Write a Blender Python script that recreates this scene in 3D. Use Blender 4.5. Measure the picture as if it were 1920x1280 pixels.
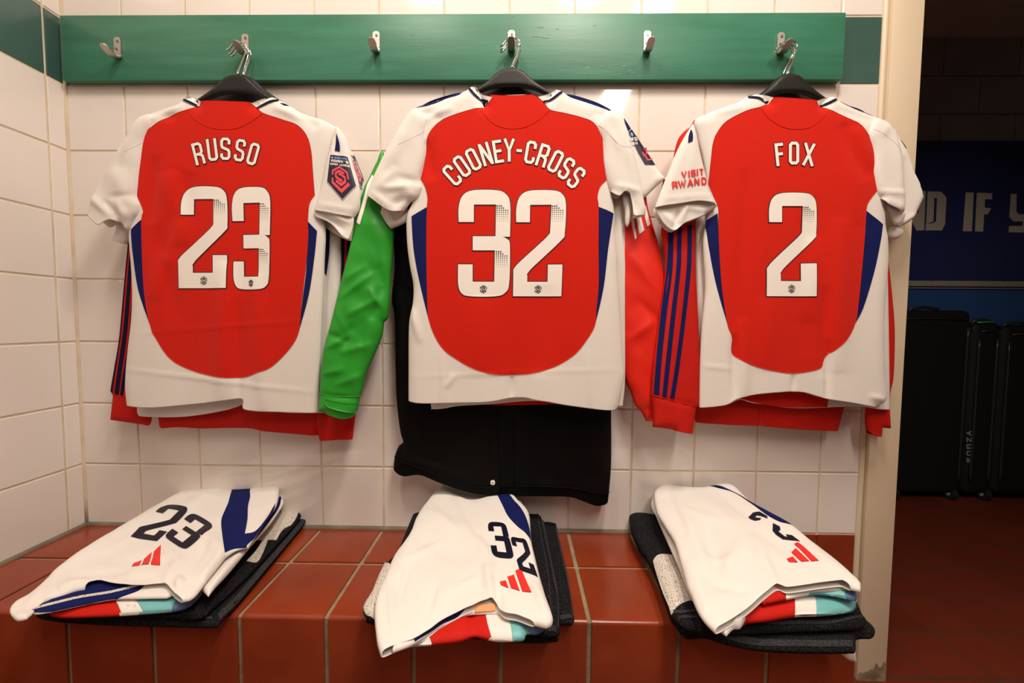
import bpy, bmesh, math, random
import numpy as np
from mathutils import Vector, Matrix
from mathutils.geometry import delaunay_2d_cdt

for o in list(bpy.data.objects): bpy.data.objects.remove(o)
SC = bpy.context.scene; COL = SC.collection
random.seed(7)
T_ = 0.15                      # wall tile pitch in metres
BZ = 0.36                      # bench top height

# ---------------------------------------------------------------- camera
CAM = np.array([6.1595*T_, -6.2508*T_, BZ + 3.3771*T_]); FPX = 737.65
_y, _p, _r = .0139, .0511, .0072
FW = np.array([-math.sin(_y)*math.cos(_p), math.cos(_y)*math.cos(_p), -math.sin(_p)])
RT0 = np.array([math.cos(_y), math.sin(_y), 0]); UP0 = np.cross(RT0, FW)
RT = RT0*math.cos(_r) + UP0*math.sin(_r); UP = -RT0*math.sin(_r) + UP0*math.cos(_r)
cd = bpy.data.cameras.new('camera'); cam = bpy.data.objects.new('camera', cd); COL.objects.link(cam)
cd.lens = 36*FPX/1920; cd.sensor_width = 36; cd.clip_start = .01
cam.matrix_world = Matrix(((RT[0], UP[0], -FW[0], CAM[0]), (RT[1], UP[1], -FW[1], CAM[1]), (RT[2], UP[2], -FW[2], CAM[2]), (0, 0, 0, 1)))
SC.camera = cam

# ---------------------------------------------------------------- light and exposure
SC.view_settings.view_transform = 'Standard'; SC.view_settings.look = 'None'
SC.view_settings.exposure = 0.38; SC.view_settings.gamma = 1
w = bpy.data.worlds.new('world'); SC.world = w; w.use_nodes = True
w.node_tree.nodes['Background'].inputs[0].default_value = (1, .80, .62, 1)
w.node_tree.nodes['Background'].inputs[1].default_value = .035
def area(name, loc, sx, sy, power, col=(1, .88, .765)):
    l = bpy.data.lights.new(name, 'AREA'); l.shape = 'RECTANGLE'; l.size = sx; l.size_y = sy; l.energy = power; l.color = col
    o = bpy.data.objects.new(name, l); COL.objects.link(o); o.location = loc; return o
area('ceiling_light_right', (1.56, -1.64, 2.36), .16, 1.30, 22)
area('ceiling_light_near_left', (.50, -.78, 2.36), .16, .4, 9)
area('ceiling_light_near_right', (1.20, -.78, 2.36), .16, .4, 15)
area('ceiling_light_left', (.25, -2.6, 2.36), .16, .9, 3.5)

# ---------------------------------------------------------------- pixel <-> place helpers
def dirs(uv):
    uv = np.asarray(uv, float).reshape(-1, 2)
    return FW[None] + RT[None]*((uv[:, 0:1]-960)/FPX) + UP[None]*((640-uv[:, 1:2])/FPX)
class Plane:
    def __init__(s, p, n): s.p = np.array(p, float); n = np.array(n, float); s.n = n/np.linalg.norm(n)
    def hit(s, uv):
        d = dirs(uv); t = ((s.p-CAM)@s.n)/(d@s.n); return CAM[None] + d*t[:, None]
def PY(y): return Plane((0, y, 0), (0, -1, 0))
def PZ(z): return Plane((0, 0, z), (0, 0, 1))
def at(u, v, y): return PY(y).hit([(u, v)])[0]
def atz(u, v, z): return PZ(z).hit([(u, v)])[0]
def P3(a, b, c):
    n = np.cross(b-a, c-a); n /= np.linalg.norm(n)
    if n@(CAM-a) < 0: n = -n
    return Plane(a, n)

# ---------------------------------------------------------------- materials
def mat(name, col, rough=.6, metal=0, build=None, spec=.5, sheen=0, coat=0):
    m = bpy.data.materials.new(name); m.use_nodes = True; nt = m.node_tree; b = nt.nodes['Principled BSDF']
    b.inputs['Base Color'].default_value = (*col, 1); b.inputs['Roughness'].default_value = rough; b.inputs['Metallic'].default_value = metal
    b.inputs['Specular IOR Level'].default_value = spec
    if sheen: b.inputs['Sheen Weight'].default_value = sheen
    if coat: b.inputs['Coat Weight'].default_value = coat; b.inputs['Coat Roughness'].default_value = .15
    if build: build(nt, b)
    return m
def nd(nt, t, **k):
    n = nt.nodes.new(t)
    for a, v in k.items(): setattr(n, a, v)
    return n
def math_(nt, op, a, b=None, c=None):
    n = nd(nt, 'ShaderNodeMath', operation=op)
    for i, x in enumerate((a, b, c)):
        if x is None: continue
        if isinstance(x, (int, float)): n.inputs[i].default_value = x
        else: nt.links.new(x, n.inputs[i])
    return n.outputs[0]
def noisy(col2=None, scale=8, bump=.0, bscale=60, amt=.5, stretch=(1, 1, 1), detail=6, dist=.002):
    def f(nt, b):
        tc = nd(nt, 'ShaderNodeTexCoord'); mp = nd(nt, 'ShaderNodeMapping'); nt.links.new(tc.outputs['Object'], mp.inputs[0]); mp.inputs['Scale'].default_value = stretch
        if col2:
            n = nd(nt, 'ShaderNodeTexNoise'); n.inputs['Scale'].default_value = scale; n.inputs['Detail'].default_value = detail; nt.links.new(mp.outputs[0], n.inputs[0])
            r = nd(nt, 'ShaderNodeValToRGB'); r.color_ramp.elements[0].position = .35; r.color_ramp.elements[1].position = .7
            r.color_ramp.elements[0].color = b.inputs['Base Color'].default_value; r.color_ramp.elements[1].color = (*col2, 1)
            nt.links.new(n.outputs[0], r.inputs[0]); nt.links.new(r.outputs[0], b.inputs['Base Color'])
        if bump:
            n2 = nd(nt, 'ShaderNodeTexNoise'); n2.inputs['Scale'].default_value = bscale; n2.inputs['Detail'].default_value = 5; nt.links.new(mp.outputs[0], n2.inputs[0])
            bp = nd(nt, 'ShaderNodeBump'); bp.inputs['Strength'].default_value = bump; bp.inputs['Distance'].default_value = dist
            nt.links.new(n2.outputs[0], bp.inputs['Height']); nt.links.new(bp.outputs[0], b.inputs['Normal'])
    return f
def knit(pitch=.0034, dark=.72, strength=.35, hole=.30):
    """fine mesh knit: little holes on a grid"""
    def f(nt, b):
        base = tuple(b.inputs['Base Color'].default_value)
        tc = nd(nt, 'ShaderNodeTexCoord'); sp = nd(nt, 'ShaderNodeSeparateXYZ'); nt.links.new(tc.outputs['Object'], sp.inputs[0])
        sx = math_(nt, 'ABSOLUTE', math_(nt, 'SINE', math_(nt, 'MULTIPLY', sp.outputs[0], math.pi/pitch)))
        sz = math_(nt, 'ABSOLUTE', math_(nt, 'SINE', math_(nt, 'MULTIPLY', sp.outputs[2], math.pi/pitch)))
        h = math_(nt, 'MULTIPLY', sx, sz)
        h = math_(nt, 'SUBTRACT', 1.0, math_(nt, 'POWER', math_(nt, 'SUBTRACT', 1.0, h), 1.6))
        mx = nd(nt, 'ShaderNodeMix', data_type='RGBA'); nt.links.new(h, mx.inputs[0])
        mx.inputs[6].default_value = (base[0]*dark, base[1]*dark, base[2]*dark, 1); mx.inputs[7].default_value = base
        nt.links.new(mx.outputs[2], b.inputs['Base Color'])
        bp = nd(nt, 'ShaderNodeBump'); bp.inputs['Strength'].default_value = strength; bp.inputs['Distance'].default_value = .0005
        nt.links.new(h, bp.inputs['Height']); nt.links.new(bp.outputs[0], b.inputs['Normal'])
    return f
def speckle(col2, scale=900, pos=.5):
    def f(nt, b):
        tc = nd(nt, 'ShaderNodeTexCoord'); n = nd(nt, 'ShaderNodeTexNoise'); n.inputs['Scale'].default_value = scale; n.inputs['Detail'].default_value = 2
        nt.links.new(tc.outputs['Object'], n.inputs[0]); r = nd(nt, 'ShaderNodeValToRGB'); r.color_ramp.elements[0].position = pos-.04; r.color_ramp.elements[1].position = pos+.04
        r.color_ramp.elements[0].color = b.inputs['Base Color'].default_value; r.color_ramp.elements[1].color = (*col2, 1)
        nt.links.new(n.outputs[0], r.inputs[0]); nt.links.new(r.outputs[0], b.inputs['Base Color'])
        bp = nd(nt, 'ShaderNodeBump'); bp.inputs['Strength'].default_value = .8; bp.inputs['Distance'].default_value = .001
        nt.links.new(n.outputs[0], bp.inputs['Height']); nt.links.new(bp.outputs[0], b.inputs['Normal'])
    return f
def rain(nt, b): noisy(None, bump=.25, bscale=18, dist=.004)(nt, b)

M = {}
M['tile'] = mat('white_tile', (.82, .75, .70), .07, build=noisy((.77, .70, .63), 2.2, .03, 9, dist=.002), spec=.5)
M['grout'] = mat('cream_grout', (.74, .62, .47), .8, build=noisy((.56, .44, .29), 14, .3, 200))
M['gtile'] = mat('green_tile', (.040, .098, .082), .28, build=noisy((.055, .115, .098), 6, .1, 9, dist=.003), spec=.6)
M['rtile'] = mat('red_tile', (.27, .043, .013), .24, build=noisy((.205, .030, .009), 9, .15, 40), spec=.5)
M['bgrout'] = mat('grey_grout', (.34, .25, .15), .85, build=noisy((.22, .155, .09), 25, .5, 220))
M['cgrout'] = mat('corner_caulk', (.20, .155, .105), .8, build=noisy((.12, .10, .07), 20, .5, 120))
def board_b(nt, b):
    noisy((.045, .205, .125), 5, .12, 30, stretch=(1, 1, 9), dist=.0015)(nt, b)
M['green'] = mat('green_gloss_paint', (.032, .158, .092), .42, build=board_b, spec=.4)
M['scuff_sheen'] = mat('pale_scuff_and_sheen', (.16, .30, .21), .5)
M['steel'] = mat('satin_aluminium', (.52, .48, .43), .45, 1)
M['screw'] = mat('screw_steel', (.28, .24, .2), .4, 1)
M['chrome'] = mat('chrome_wire', (.75, .75, .74), .12, 1)
M['hanger'] = mat('black_hanger_plastic', (.008, .007, .006), .5, spec=.35)
M['jamb'] = mat('cream_gloss_paint', (.72, .60, .43), .42, build=noisy((.64, .52, .36), 5, .25, 30, stretch=(1, 1, .3)))
M['jambdirt'] = mat('chipped_dirty_paint', (.16, .11, .07), .7, build=noisy((.45, .35, .23), 28, .5, 90))
M['white'] = mat('white_jersey_fabric', (.80, .75, .69), .85, build=knit(.0034, .88, .2), spec=.2, sheen=.1)
M['whitep'] = mat('white_plain_fabric', (.79, .75, .70), .85, build=noisy((.75, .71, .66), 12, .15, 260, dist=.0006), spec=.2, sheen=.1)
M['red'] = mat('red_jersey_fabric', (.68, .015, .004), .85, build=knit(.0034, .74, .25), spec=.15, sheen=.05)
M['redj'] = mat('red_track_fabric', (.55, .011, .005), .75, build=noisy((.50, .010, .004), 30, .1, 300, dist=.0005), spec=.2)
M['redr'] = mat('red_rain_fabric', (.72, .018, .006), .5, build=rain, spec=.35)
M['navy'] = mat('navy_fabric', (.006, .010, .080), .8, spec=.12, build=noisy((.007, .012, .092), 40, .1, 300, dist=.0005))
M['navyd'] = mat('dark_navy_fabric', (.004, .006, .034), .8, spec=.12)
M['green_r'] = mat('green_rain_fabric', (.022, .30, .022), .42, build=rain, spec=.35)
M['black'] = mat('black_padded_fabric', (.003, .003, .003), .6, build=noisy(None, bump=.3, bscale=25, dist=.003), spec=.08)
M['print'] = mat('white_print', (.86, .81, .74), .55, spec=.3)
M['outline'] = mat('black_print', (.010, .008, .012), .5)
M['badge'] = mat('badge_navy', (.010, .008, .035), .5)
M['coral'] = mat('badge_coral', (.80, .07, .09), .5)
M['sky'] = mat('badge_blue', (.22, .45, .80), .5)
M['redprint'] = mat('red_print', (.74, .028, .022), .45)
M['pnavy'] = mat('navy_print', (.004, .005, .018), .4)
M['towel'] = mat('black_terry', (.008, .008, .009), .95, build=speckle((.055, .055, .06), 700, .62), spec=.1)
M['towelw'] = mat('white_terry', (.70, .64, .56), .95, build=speckle((.05, .05, .06), 620, .60), spec=.1)
M['towelh'] = mat('dark_towel_hem', (.022, .022, .025), .9, build=speckle((.10, .10, .11), 1100, .58), spec=.1)
M['teal'] = mat('teal_fabric', (.17, .46, .46), .45, build=noisy((.15, .42, .44), 20, .1, 200), spec=.4)
M['blueband'] = mat('slate_blue_fabric', (.10, .17, .36), .6)
M['orange'] = mat('orange_tag', (.80, .33, .12), .6)
M['block'] = mat('grey_block_paint', (.34, .35, .34), .75, build=noisy((.29, .30, .29), 6, .4, 60))
M['blockj'] = mat('block_joint', (.22, .225, .22), .85)
M['poster'] = mat('blue_banner', (.018, .030, .16), .4, build=noisy((.03, .035, .13), 2.5, detail=3))
M['letters'] = mat('pale_letter_print', (.62, .56, .46), .5)
M['dado'] = mat('blue_wall_paint', (.03, .10, .30), .45)
M['rail'] = mat('grey_rail', (.42, .36, .32), .3)
M['bag'] = mat('black_bag_nylon', (.008, .008, .008), .7, build=noisy(None, bump=.3, bscale=120), spec=.25)
M['bagtrim'] = mat('black_bag_plastic', (.02, .02, .02), .35)
M['bagprint'] = mat('grey_bag_print', (.35, .34, .32), .5)
M['greentrim'] = mat('green_trim', (.03, .35, .08), .5)
M['ceil'] = mat('ceiling_paint', (.75, .70, .62), .8)
def floor_b(nt, b):
    tc = nd(nt, 'ShaderNodeTexCoord'); br = nd(nt, 'ShaderNodeTexBrick'); nt.links.new(tc.outputs['Object'], br.inputs[0])
    br.offset = 0; br.inputs['Scale'].default_value = 1; br.inputs['Brick Width'].default_value = .15; br.inputs['Row Height'].default_value = .15; br.inputs['Mortar Size'].default_value = .003
    br.inputs['Color1'].default_value = (.15, .022, .008, 1); br.inputs['Color2'].default_value = (.125, .018, .006, 1); br.inputs['Mortar'].default_value = (.07, .032, .018, 1)
    nt.links.new(br.outputs[0], b.inputs['Base Color'])
    bp = nd(nt, 'ShaderNodeBump'); bp.inputs['Strength'].default_value = .3; bp.inputs['Distance'].default_value = .002; bp.invert = True
    nt.links.new(br.outputs['Fac'], bp.inputs['Height']); nt.links.new(bp.outputs[0], b.inputs['Normal'])
M['floor'] = mat('floor_tile', (.3, .05, .02), .45, build=floor_b)

# ---------------------------------------------------------------- object helpers
def mesh_obj(name, V, F, mats, parent=None, smooth=True, fm=None):
    me = bpy.data.meshes.new(name); me.from_pydata([tuple(map(float, v)) for v in V], [], [tuple(int(i) for i in f) for f in F])
    if not isinstance(mats, (list, tuple)): mats = [mats]
    for m in mats: me.materials.append(m)
    if fm is not None: me.polygons.foreach_set('material_index', fm)
    if smooth: me.polygons.foreach_set('use_smooth', [True]*len(me.polygons))
    me.update(); o = bpy.data.objects.new(name, me); COL.objects.link(o)
    if parent: o.parent = parent
    return o
def thing(name, label, cat, group=None):
    o = bpy.data.objects.new(name, None); COL.objects.link(o); o.empty_display_size = .03
    o['label'] = label; o['category'] = cat
    if group: o['group'] = group
    return o
def setbase(root):
    """put the empty at the base of its parts without moving them"""
    lo = np.array([1e9]*3); hi = -lo
    for c in root.children_recursive:
        if c.type == 'MESH':
            a = np.array([v.co for v in c.data.vertices]); lo = np.minimum(lo, a.min(0)); hi = np.maximum(hi, a.max(0))
    b = np.array([(lo[0]+hi[0])/2, (lo[1]+hi[1])/2, lo[2]]); root.location = tuple(b)
    for c in root.children:
        for v in c.data.vertices: v.co -= Vector(b)
        for g in c.children:
            for v in g.data.vertices: v.co -= Vector(b)
def tag(o, label, cat, group=None):
    o['label'] = label; o['category'] = cat
    if group: o['group'] = group
    return o
def struct(o): o['kind'] = 'structure'; return o
class MB:
    def __init__(s): s.V = []; s.F = []; s.M = []
    def add(s, V, F, mi=0):
        n = len(s.V); s.V += [tuple(v) for v in V]; s.F += [tuple(i+n for i in f) for f in F]; s.M += [mi]*len(F)
    def bm(s, b, mi=0):
        b.verts.ensure_lookup_table(); b.verts.index_update()
        s.add([v.co[:] for v in b.verts], [[v.index for v in f.verts] for f in b.faces], mi); b.free()
    def box(s, lo, hi, mi=0, bev=0, seg=2, tilt=None):
        b = bmesh.new(); bmesh.ops.create_cube(b, size=1)
        c = [(lo[i]+hi[i])/2 for i in range(3)]; d = [hi[i]-lo[i] for i in range(3)]
        for v in b.verts: v.co = Vector([v.co[i]*d[i] for i in range(3)])
        if bev: bmesh.ops.bevel(b, geom=b.edges[:], offset=bev, segments=seg, affect='EDGES', profile=.6)
        if tilt: bmesh.ops.transform(b, matrix=tilt, verts=b.verts)
        for v in b.verts: v.co += Vector(c)
        s.bm(b, mi)
    def tube(s, pts, r, mi=0, n=10, flat=None):
        pts = [Vector(p) for p in pts]; V = []; F = []
        t0 = (pts[1]-pts[0]).normalized(); a = t0.orthogonal().normalized()
        for i, p in enumerate(pts):
            t = (pts[min(i+1, len(pts)-1)]-pts[max(i-1, 0)]).normalized()
            a = (a-t*a.dot(t)).normalized(); b2 = t.cross(a)
            rr = r[i] if isinstance(r, (list, tuple)) else r
            for k in range(n):
                th = 2*math.pi*k/n; V.append(p+a*math.cos(th)*rr+b2*math.sin(th)*rr)
        for i in range(len(pts)-1):
            for k in range(n): F.append((i*n+k, i*n+(k+1) % n, (i+1)*n+(k+1) % n, (i+1)*n+k))
        F.append(tuple(range(n-1, -1, -1))); F.append(tuple(range((len(pts)-1)*n, len(pts)*n)))
        s.add(V, F, mi)
    def cyl(s, c, axis, r, h, mi=0, n=24, bev=0):
        c = Vector(c); ax = Vector(axis).normalized(); m = ax.to_track_quat('Z', 'Y').to_matrix().to_4x4(); b = bmesh.new()
        bmesh.ops.create_cone(b, cap_ends=True, segments=n, radius1=r, radius2=r, depth=h)
        if bev: bmesh.ops.bevel(b, geom=[e for e in b.edges if len(e.link_faces) == 2 and any(len(f.verts) > 4 for f in e.link_faces)], offset=bev, segments=2, affect='EDGES')
        bmesh.ops.transform(b, matrix=Matrix.Translation(c) @ m, verts=b.verts); s.bm(b, mi)
    def build(s, name, mats, parent=None, smooth=False):
        return mesh_obj(name, s.V, s.F, mats, parent, smooth, s.M)
def autosmooth(o, ang=35):
    me = o.data; me.polygons.foreach_set('use_smooth', [True]*len(me.polygons))
    b = bmesh.new(); b.from_mesh(me)
    for e in b.edges:
        if len(e.link_faces) == 2 and e.calc_face_angle(0) > math.radians(ang): e.smooth = False
    b.to_mesh(me); b.free(); return o

# ---------------------------------------------------------------- room
def tw(x, y, z): return (x*T_, y*T_, BZ+z*T_)
def tiled(name, cols, rows, place, gap=.026, matf=None, proud=.0035):
    """tile-clad wall: each tile a bevelled, very slightly tilted slab on grout"""
    mb = MB()
    for i in range(len(cols)-1):
        for j in range(len(rows)-1):
            a0, a1, b0, b1 = cols[i]+gap/2, cols[i+1]-gap/2, rows[j]+gap/2, rows[j+1]-gap/2
            if a1-a0 < .05 or b1-b0 < .05: continue
            mi = matf(cols[i], rows[j])
            if mi is None: continue
            b = bmesh.new(); bmesh.ops.create_cube(b, size=1)
            for v in b.verts: v.co = Vector((v.co.x*(a1-a0)*T_, v.co.y*.006, v.co.z*(b1-b0)*T_))
            bmesh.ops.bevel(b, geom=b.edges[:], offset=.0016, segments=2, affect='EDGES', profile=.5)
            t = Matrix.Rotation(random.uniform(-.0014, .0014), 4, 'X') @ Matrix.Rotation(random.uniform(-.0014, .0014), 4, 'Z')
            bmesh.ops.transform(b, matrix=t, verts=b.verts)
            for v in b.verts: v.co += Vector(((a0+a1)/2*T_, -.003+.0, BZ+(b0+b1)/2*T_))
            for v in b.verts: v.co = Vector(place(v.co))
            mb.bm(b, mi)
    return mb
cols = [-.9424]+list(range(0, 12))+[11.62]
rows = [-2.4, -2, -1]+[r for r in range(0, 13)]+[13.6]
mb = tiled('wall_back', cols, rows, lambda v: (v.x, v.y+.003, v.z), matf=lambda c, r: 2 if 6.9 < r < 7.5 else ((3 if c > 9.5 else None) if r < -.5 else 0))
mb.box((-1.4*T_, -.0016, BZ-.004), (11.72*T_, .10, 2.4), 1); mb.box((-1.4*T_, .003, 0), (11.72*T_, .10, BZ), 1)
X0 = 11.72*T_; X1 = 12.17*T_; XR = 18.5*T_
mb.box((X0, .06, 2.02), (XR, .10, 2.4), 1)                  # over the doorway
mb.box((XR, .0, 0), (XR+1.2, .10, 2.4), 1)
struct(autosmooth(mb.build('wall_back', [M['tile'], M['grout'], M['gtile'], M['rtile']]), 14))
XL = -.9424*T_
colsl = [0, .2749]+[.2749+k for k in range(1, 18)]
mb = tiled('wall_left', colsl, rows, lambda v: (XL-v.y-.003, -v.x, v.z), matf=lambda c, r: 2 if 6.9 < r < 7.5 else (3 if r < -.5 else 0))
mb.V = [tuple(v) for v in mb.V]
mb.box((XL-.10, -2.7, 0), (XL+.0016, .05, 2.4), 1)
o = mb.build('wall_left', [M['tile'], M['grout'], M['gtile'], M['rtile']]); 
b = bmesh.new(); b.from_mesh(o.data); bmesh.ops.recalc_face_normals(b, faces=b.faces); b.to_mesh(o.data); b.free(); struct(autosmooth(o, 14))
# corner bead of caulk
mb = MB(); mb.tube([(XL+.003, -.003, z) for z in np.linspace(BZ, 2.4, 30)], .0045, 0, 8); struct(mb.build('trim_1', M['grout'], smooth=True))
# bench back and corner caulk line
FLZ = 0.0
mb = MB(); mb.box((XL-.1, -3.2, -.05), (4.6, 1.45, FLZ)); struct(mb.build('floor', M['floor']))
mb = MB(); mb.box((XL-.1, -3.2, 2.4), (4.6, 1.45, 2.46)); struct(mb.build('ceiling', M['ceil']))
mb = MB(); mb.box((XR+.9, -3.2, 0), (XR+1.0, 0, 2.4)); struct(mb.build('wall_right', M['ceil']))
# far room
YF = 8.56*T_
mb = MB(); mb.box((1.0, YF, 0), (4.6, YF+.1, 2.4), 0)
bh = .20; bw = .40
for j in range(3, 12):
    z0 = j*bh
    for i in range(-1, 10):
        x0 = 1.0+i*bw+(bw/2 if j % 2 else 0)
        if x0+bw < 1.0 or x0 > 4.5: continue
        mb.box((max(x0, 1.0)+.004, YF-.008, z0+.004), (min(x0+bw, 4.6)-.004, YF+.002, z0+bh-.004), 1, .003, 1)
struct(mb.build('wall_far', [M['blockj'], M['block']]))
mb = MB(); mb.box((1.0, .1, 0), (1.05, YF, 2.4)); struct(mb.build('wall_far_left', M['block']))
mb = MB(); mb.box((4.5, .1, 0), (4.6, YF, 2.4)); struct(mb.build('wall_far_right', M['block']))
yb = YF-.012
zt = at(1800, 264, yb)[2]; zb_ = at(1800, 525, yb)[2]
# door frame
mb = MB()
mb.box((X0-.002, -.012, .0), (X1, .11, 2.02), 0, .003, 2)
mb.box((X0-.002, -.012, 2.02), (XR+.05, .11, 2.08), 0, .003, 2)
mb.box((X1-.002, .03, .02), (X1+.012, .075, 2.02), 0, .002, 1)
o = mb.build('trim_2', [M['jamb']]); struct(autosmooth(o, 40))
mb = MB(); mb.tube([(11.655*T_, -.0005, z) for z in np.linspace(0, 2.3, 40)], .007, 0, 10); struct(mb.build('trim_3', M['jamb'], smooth=True))
# chipped foot of the frame
mb = MB()
rnd = random.Random(3)
pts = [(X0-.001+(X1-X0)*t, .012+.020*rnd.random()+(.018 if t > .4 else 0)) for t in np.linspace(0, 1, 12)]
V = [(x, -.0128, 0.0005) for x, _ in pts]+[(x, -.0128, z) for x, z in pts]; n = len(pts)
mb.add(V, [(i, i+1, n+i+1, n+i) for i in range(n-1)]); struct(mb.build('trim_4', M['jambdirt']))

# bench: tiled, rounded nosing
bench = thing('tiled_bench', 'long built-in bench clad in glossy brick-red tiles with grey grout', 'bench')
EY = 1.966*T_; BX0 = XL; BX1 = 10.0*T_
mb = MB(); mb.box((BX0+.002, -EY+.004, 0), (BX1-.004, -.0045, BZ-.004), 0, .002, 1)
mb.build('grout_core', M['bgrout'], bench)
mb = MB(); g = .0085
xs = [-.9424]+list(range(0, 11))
def slab(lo, hi, bev=.0022): mb.box(lo, hi, 0, bev, 2)
for i in range(len(xs)-1):
    a, c = xs[i]*T_+g/2, xs[i+1]*T_-g/2
    slab((a, -(.97*T_)+g/2, BZ-.012), (c, -.012, BZ))
    # nosing tile: top and front in one, round arris
    b = bmesh.new(); y0 = -.97*T_-g/2; yf = -EY; r = .007
    prof = [(y0, BZ-.012), (y0, BZ-.001), (y0-.001, BZ), (yf+r, BZ)]
    for k in range(1, 7):
        th = math.pi/2*k/7; prof.append((yf+r-r*math.sin(th), BZ-r+r*math.cos(th)))
    prof += [(yf, BZ-r), (yf, BZ-.138), (yf+.001, BZ-.140), (yf+.010, BZ-.140), (yf+.010, BZ-.012)]
    va = [b.verts.new((a, y, z)) for y, z in prof]; vb = [b.verts.new((c, y, z)) for y, z in prof]; m_ = len(prof)
    for k in range(m_): b.faces.new((va[k], va[(k+1) % m_], vb[(k+1) % m_], vb[k]))
    b.faces.new(va[::-1]); b.faces.new(vb); bmesh.ops.recalc_face_normals(b, faces=b.faces); mb.bm(b)
    for k in range(2):
        zt_ = BZ-.140-g-k*.15; slab((a, -EY, max(zt_-.1415, .0)), (c, -EY+.01, zt_))
for j in range(2):
    slab((BX1-.008, -EY+.012 if j else -.97*T_+g/2, BZ-.145), (BX1, -.97*T_-g/2 if j else -.012, BZ-.008))
    slab((BX1-.008, -EY+.012 if j else -.97*T_+g/2, BZ-.30), (BX1, -.97*T_-g/2 if j else -.012, BZ-.153))
autosmooth(mb.build('red_tiles', M['rtile'], bench), 25)
mb = MB(); mb.tube([(x, -.0075, BZ-.001) for x in np.linspace(BX0, BX1, 40)], .007, 0, 8)
mb.tube([(BX0+.0075, y, BZ-.001) for y in np.linspace(-.005, -EY, 20)], .007, 0, 8)
mb.build('back_caulk', M['cgrout'], bench, True)
setbase(bench)

# hook board
mb = MB(); YB = -.0225
mb.box((-.812*T_, YB, BZ+7.0*T_), (10.96*T_, -.004, BZ+7.955*T_), 0, .002, 2)
tag(autosmooth(mb.build('hook_board', M['green']), 40), 'long green gloss-painted wooden board fixed across the tiled wall', 'coat rail')
# batten / dark gap behind it is left as the board's own shade

# hooks
def rrect(w, h, r, n=5):
    P = []
    for cx, cz, a0 in ((w/2-r, h/2-r, 0), (-w/2+r, h/2-r, 90), (-w/2+r, -h/2+r, 180), (w/2-r, -h/2+r, 270)):
        for k in range(n+1):
            a = math.radians(a0+90*k/n); P.append((cx+r*math.cos(a), cz+r*math.sin(a)))
    return P
hook_data = [((222, 71), (222, 108), 'bare aluminium coat hook nearest the left wall corner'), ((461, 65), (461, 99), 'aluminium coat hook carrying the hangers of the number 23 jersey'),
             ((706, 60), (706, 98), 'bare aluminium coat hook between the number 23 and number 32 jerseys'), ((959, 58), (959, 98), 'aluminium coat hook carrying the hangers of the number 32 jersey'),
             ((1213, 59), (1213, 98), 'bare aluminium coat hook between the number 32 and number 2 jerseys'), ((1463, 62), (1463, 98), 'aluminium coat hook carrying the hangers of the number 2 jersey')]
HOOKS = []
for k, (a, b_, lab) in enumerate(hook_data):
    t = thing('coat_hook', lab, 'hook', 'aluminium hooks along the green board')
    yw = YB-.0005; p = at(*a, yw); q = at(*b_, yw); cx = (p[0]+q[0])/2; zt_, zb2 = p[2], p[2]-.046; wd = .0155
    # strap profile: plate down, U, arm out and up with widened rounded lip
    path = [(yw-.0012, zt_), (yw-.0012, zb2+.008)]
    R_ = .010
    for j in range(1, 8):
        th = math.pi*.62*j/7; path.append((yw-.0012-R_*(1-math.cos(th)), zb2+.008-R_*math.sin(th)))
    y0, z0 = path[-1]
    for j in range(1, 9): s_ = j/8; path.append((y0-.0215*s_, z0+.0105*s_**1.25))
    mb = MB(); V = []; F = []; L = len(path)
    for i, (y, z) in enumerate(path):
        wv = wd/2
        if i == 0: wv = wd/2*.55
        if i == L-1: wv = wd/2*.45
        elif i == L-2: wv = wd/2*.85
        j = min(i+1, L-1); jj = max(i-1, 0); ty, tz = path[j][0]-path[jj][0], path[j][1]-path[jj][1]; l = math.hypot(ty, tz); ny, nz = -tz/l*.0013, ty/l*.0013
        V += [(cx-wv, y+ny, z+nz), (cx+wv, y+ny, z+nz), (cx+wv, y-ny, z-nz), (cx-wv, y-ny, z-nz)]
    V2 = V
    # finer rounding on top of plate
    top = V[:4]; 
    for i in range(L-1):
        for e in range(4): F.append((4*i+e, 4*i+(e+1) % 4, 4*(i+1)+(e+1) % 4, 4*(i+1)+e))
    F += [(3, 2, 1, 0), tuple(4*(L-1)+e for e in range(4))]
    b = bmesh.new(); vs = [b.verts.new(v) for v in V2]
    # insert shoulder row just under plate top for a rounded head
    for f in F: b.faces.new([vs[i] for i in f])
    bmesh.ops.recalc_face_normals(b, faces=b.faces)
    e0 = [e for e in b.edges if {v.index for v in e.verts} <= set()]
    mb.bm(b)
    # full-width plate laid in with rounded corners
    Pr = rrect(wd, zt_-zb2-.008, .006); n = len(Pr); cz = (zt_+zb2+.008)/2
    V = [(cx+x, yw-.0001, cz+z) for x, z in Pr]+[(cx+x, yw-.0028, cz+z) for x, z in Pr]
    mb.add(V, [(i, (i+1) % n, n+(i+1) % n, n+i) for i in range(n)]+[tuple(range(n))[::-1], tuple(range(n, 2*n))])
    autosmooth(mb.build('hook_strap', M['steel'], t), 40)
    for dz in (.009, .026):
        mb = MB(); c = (cx+(.001 if dz < .02 else -.002), yw-.0033, zt_-dz)
        mb.cyl(c, (0, 1, 0), .0028, .0016, 0, 20, .0004); mb.box((c[0]-.0022, c[1]-.0010, c[2]-.0003), (c[0]+.0022, c[1]-.0006, c[2]+.0003), 1)
        autosmooth(mb.build('screw', [M['screw'], M['outline']], t))
    setbase(t)
    HOOKS.append((cx, zb2, yw))

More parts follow.
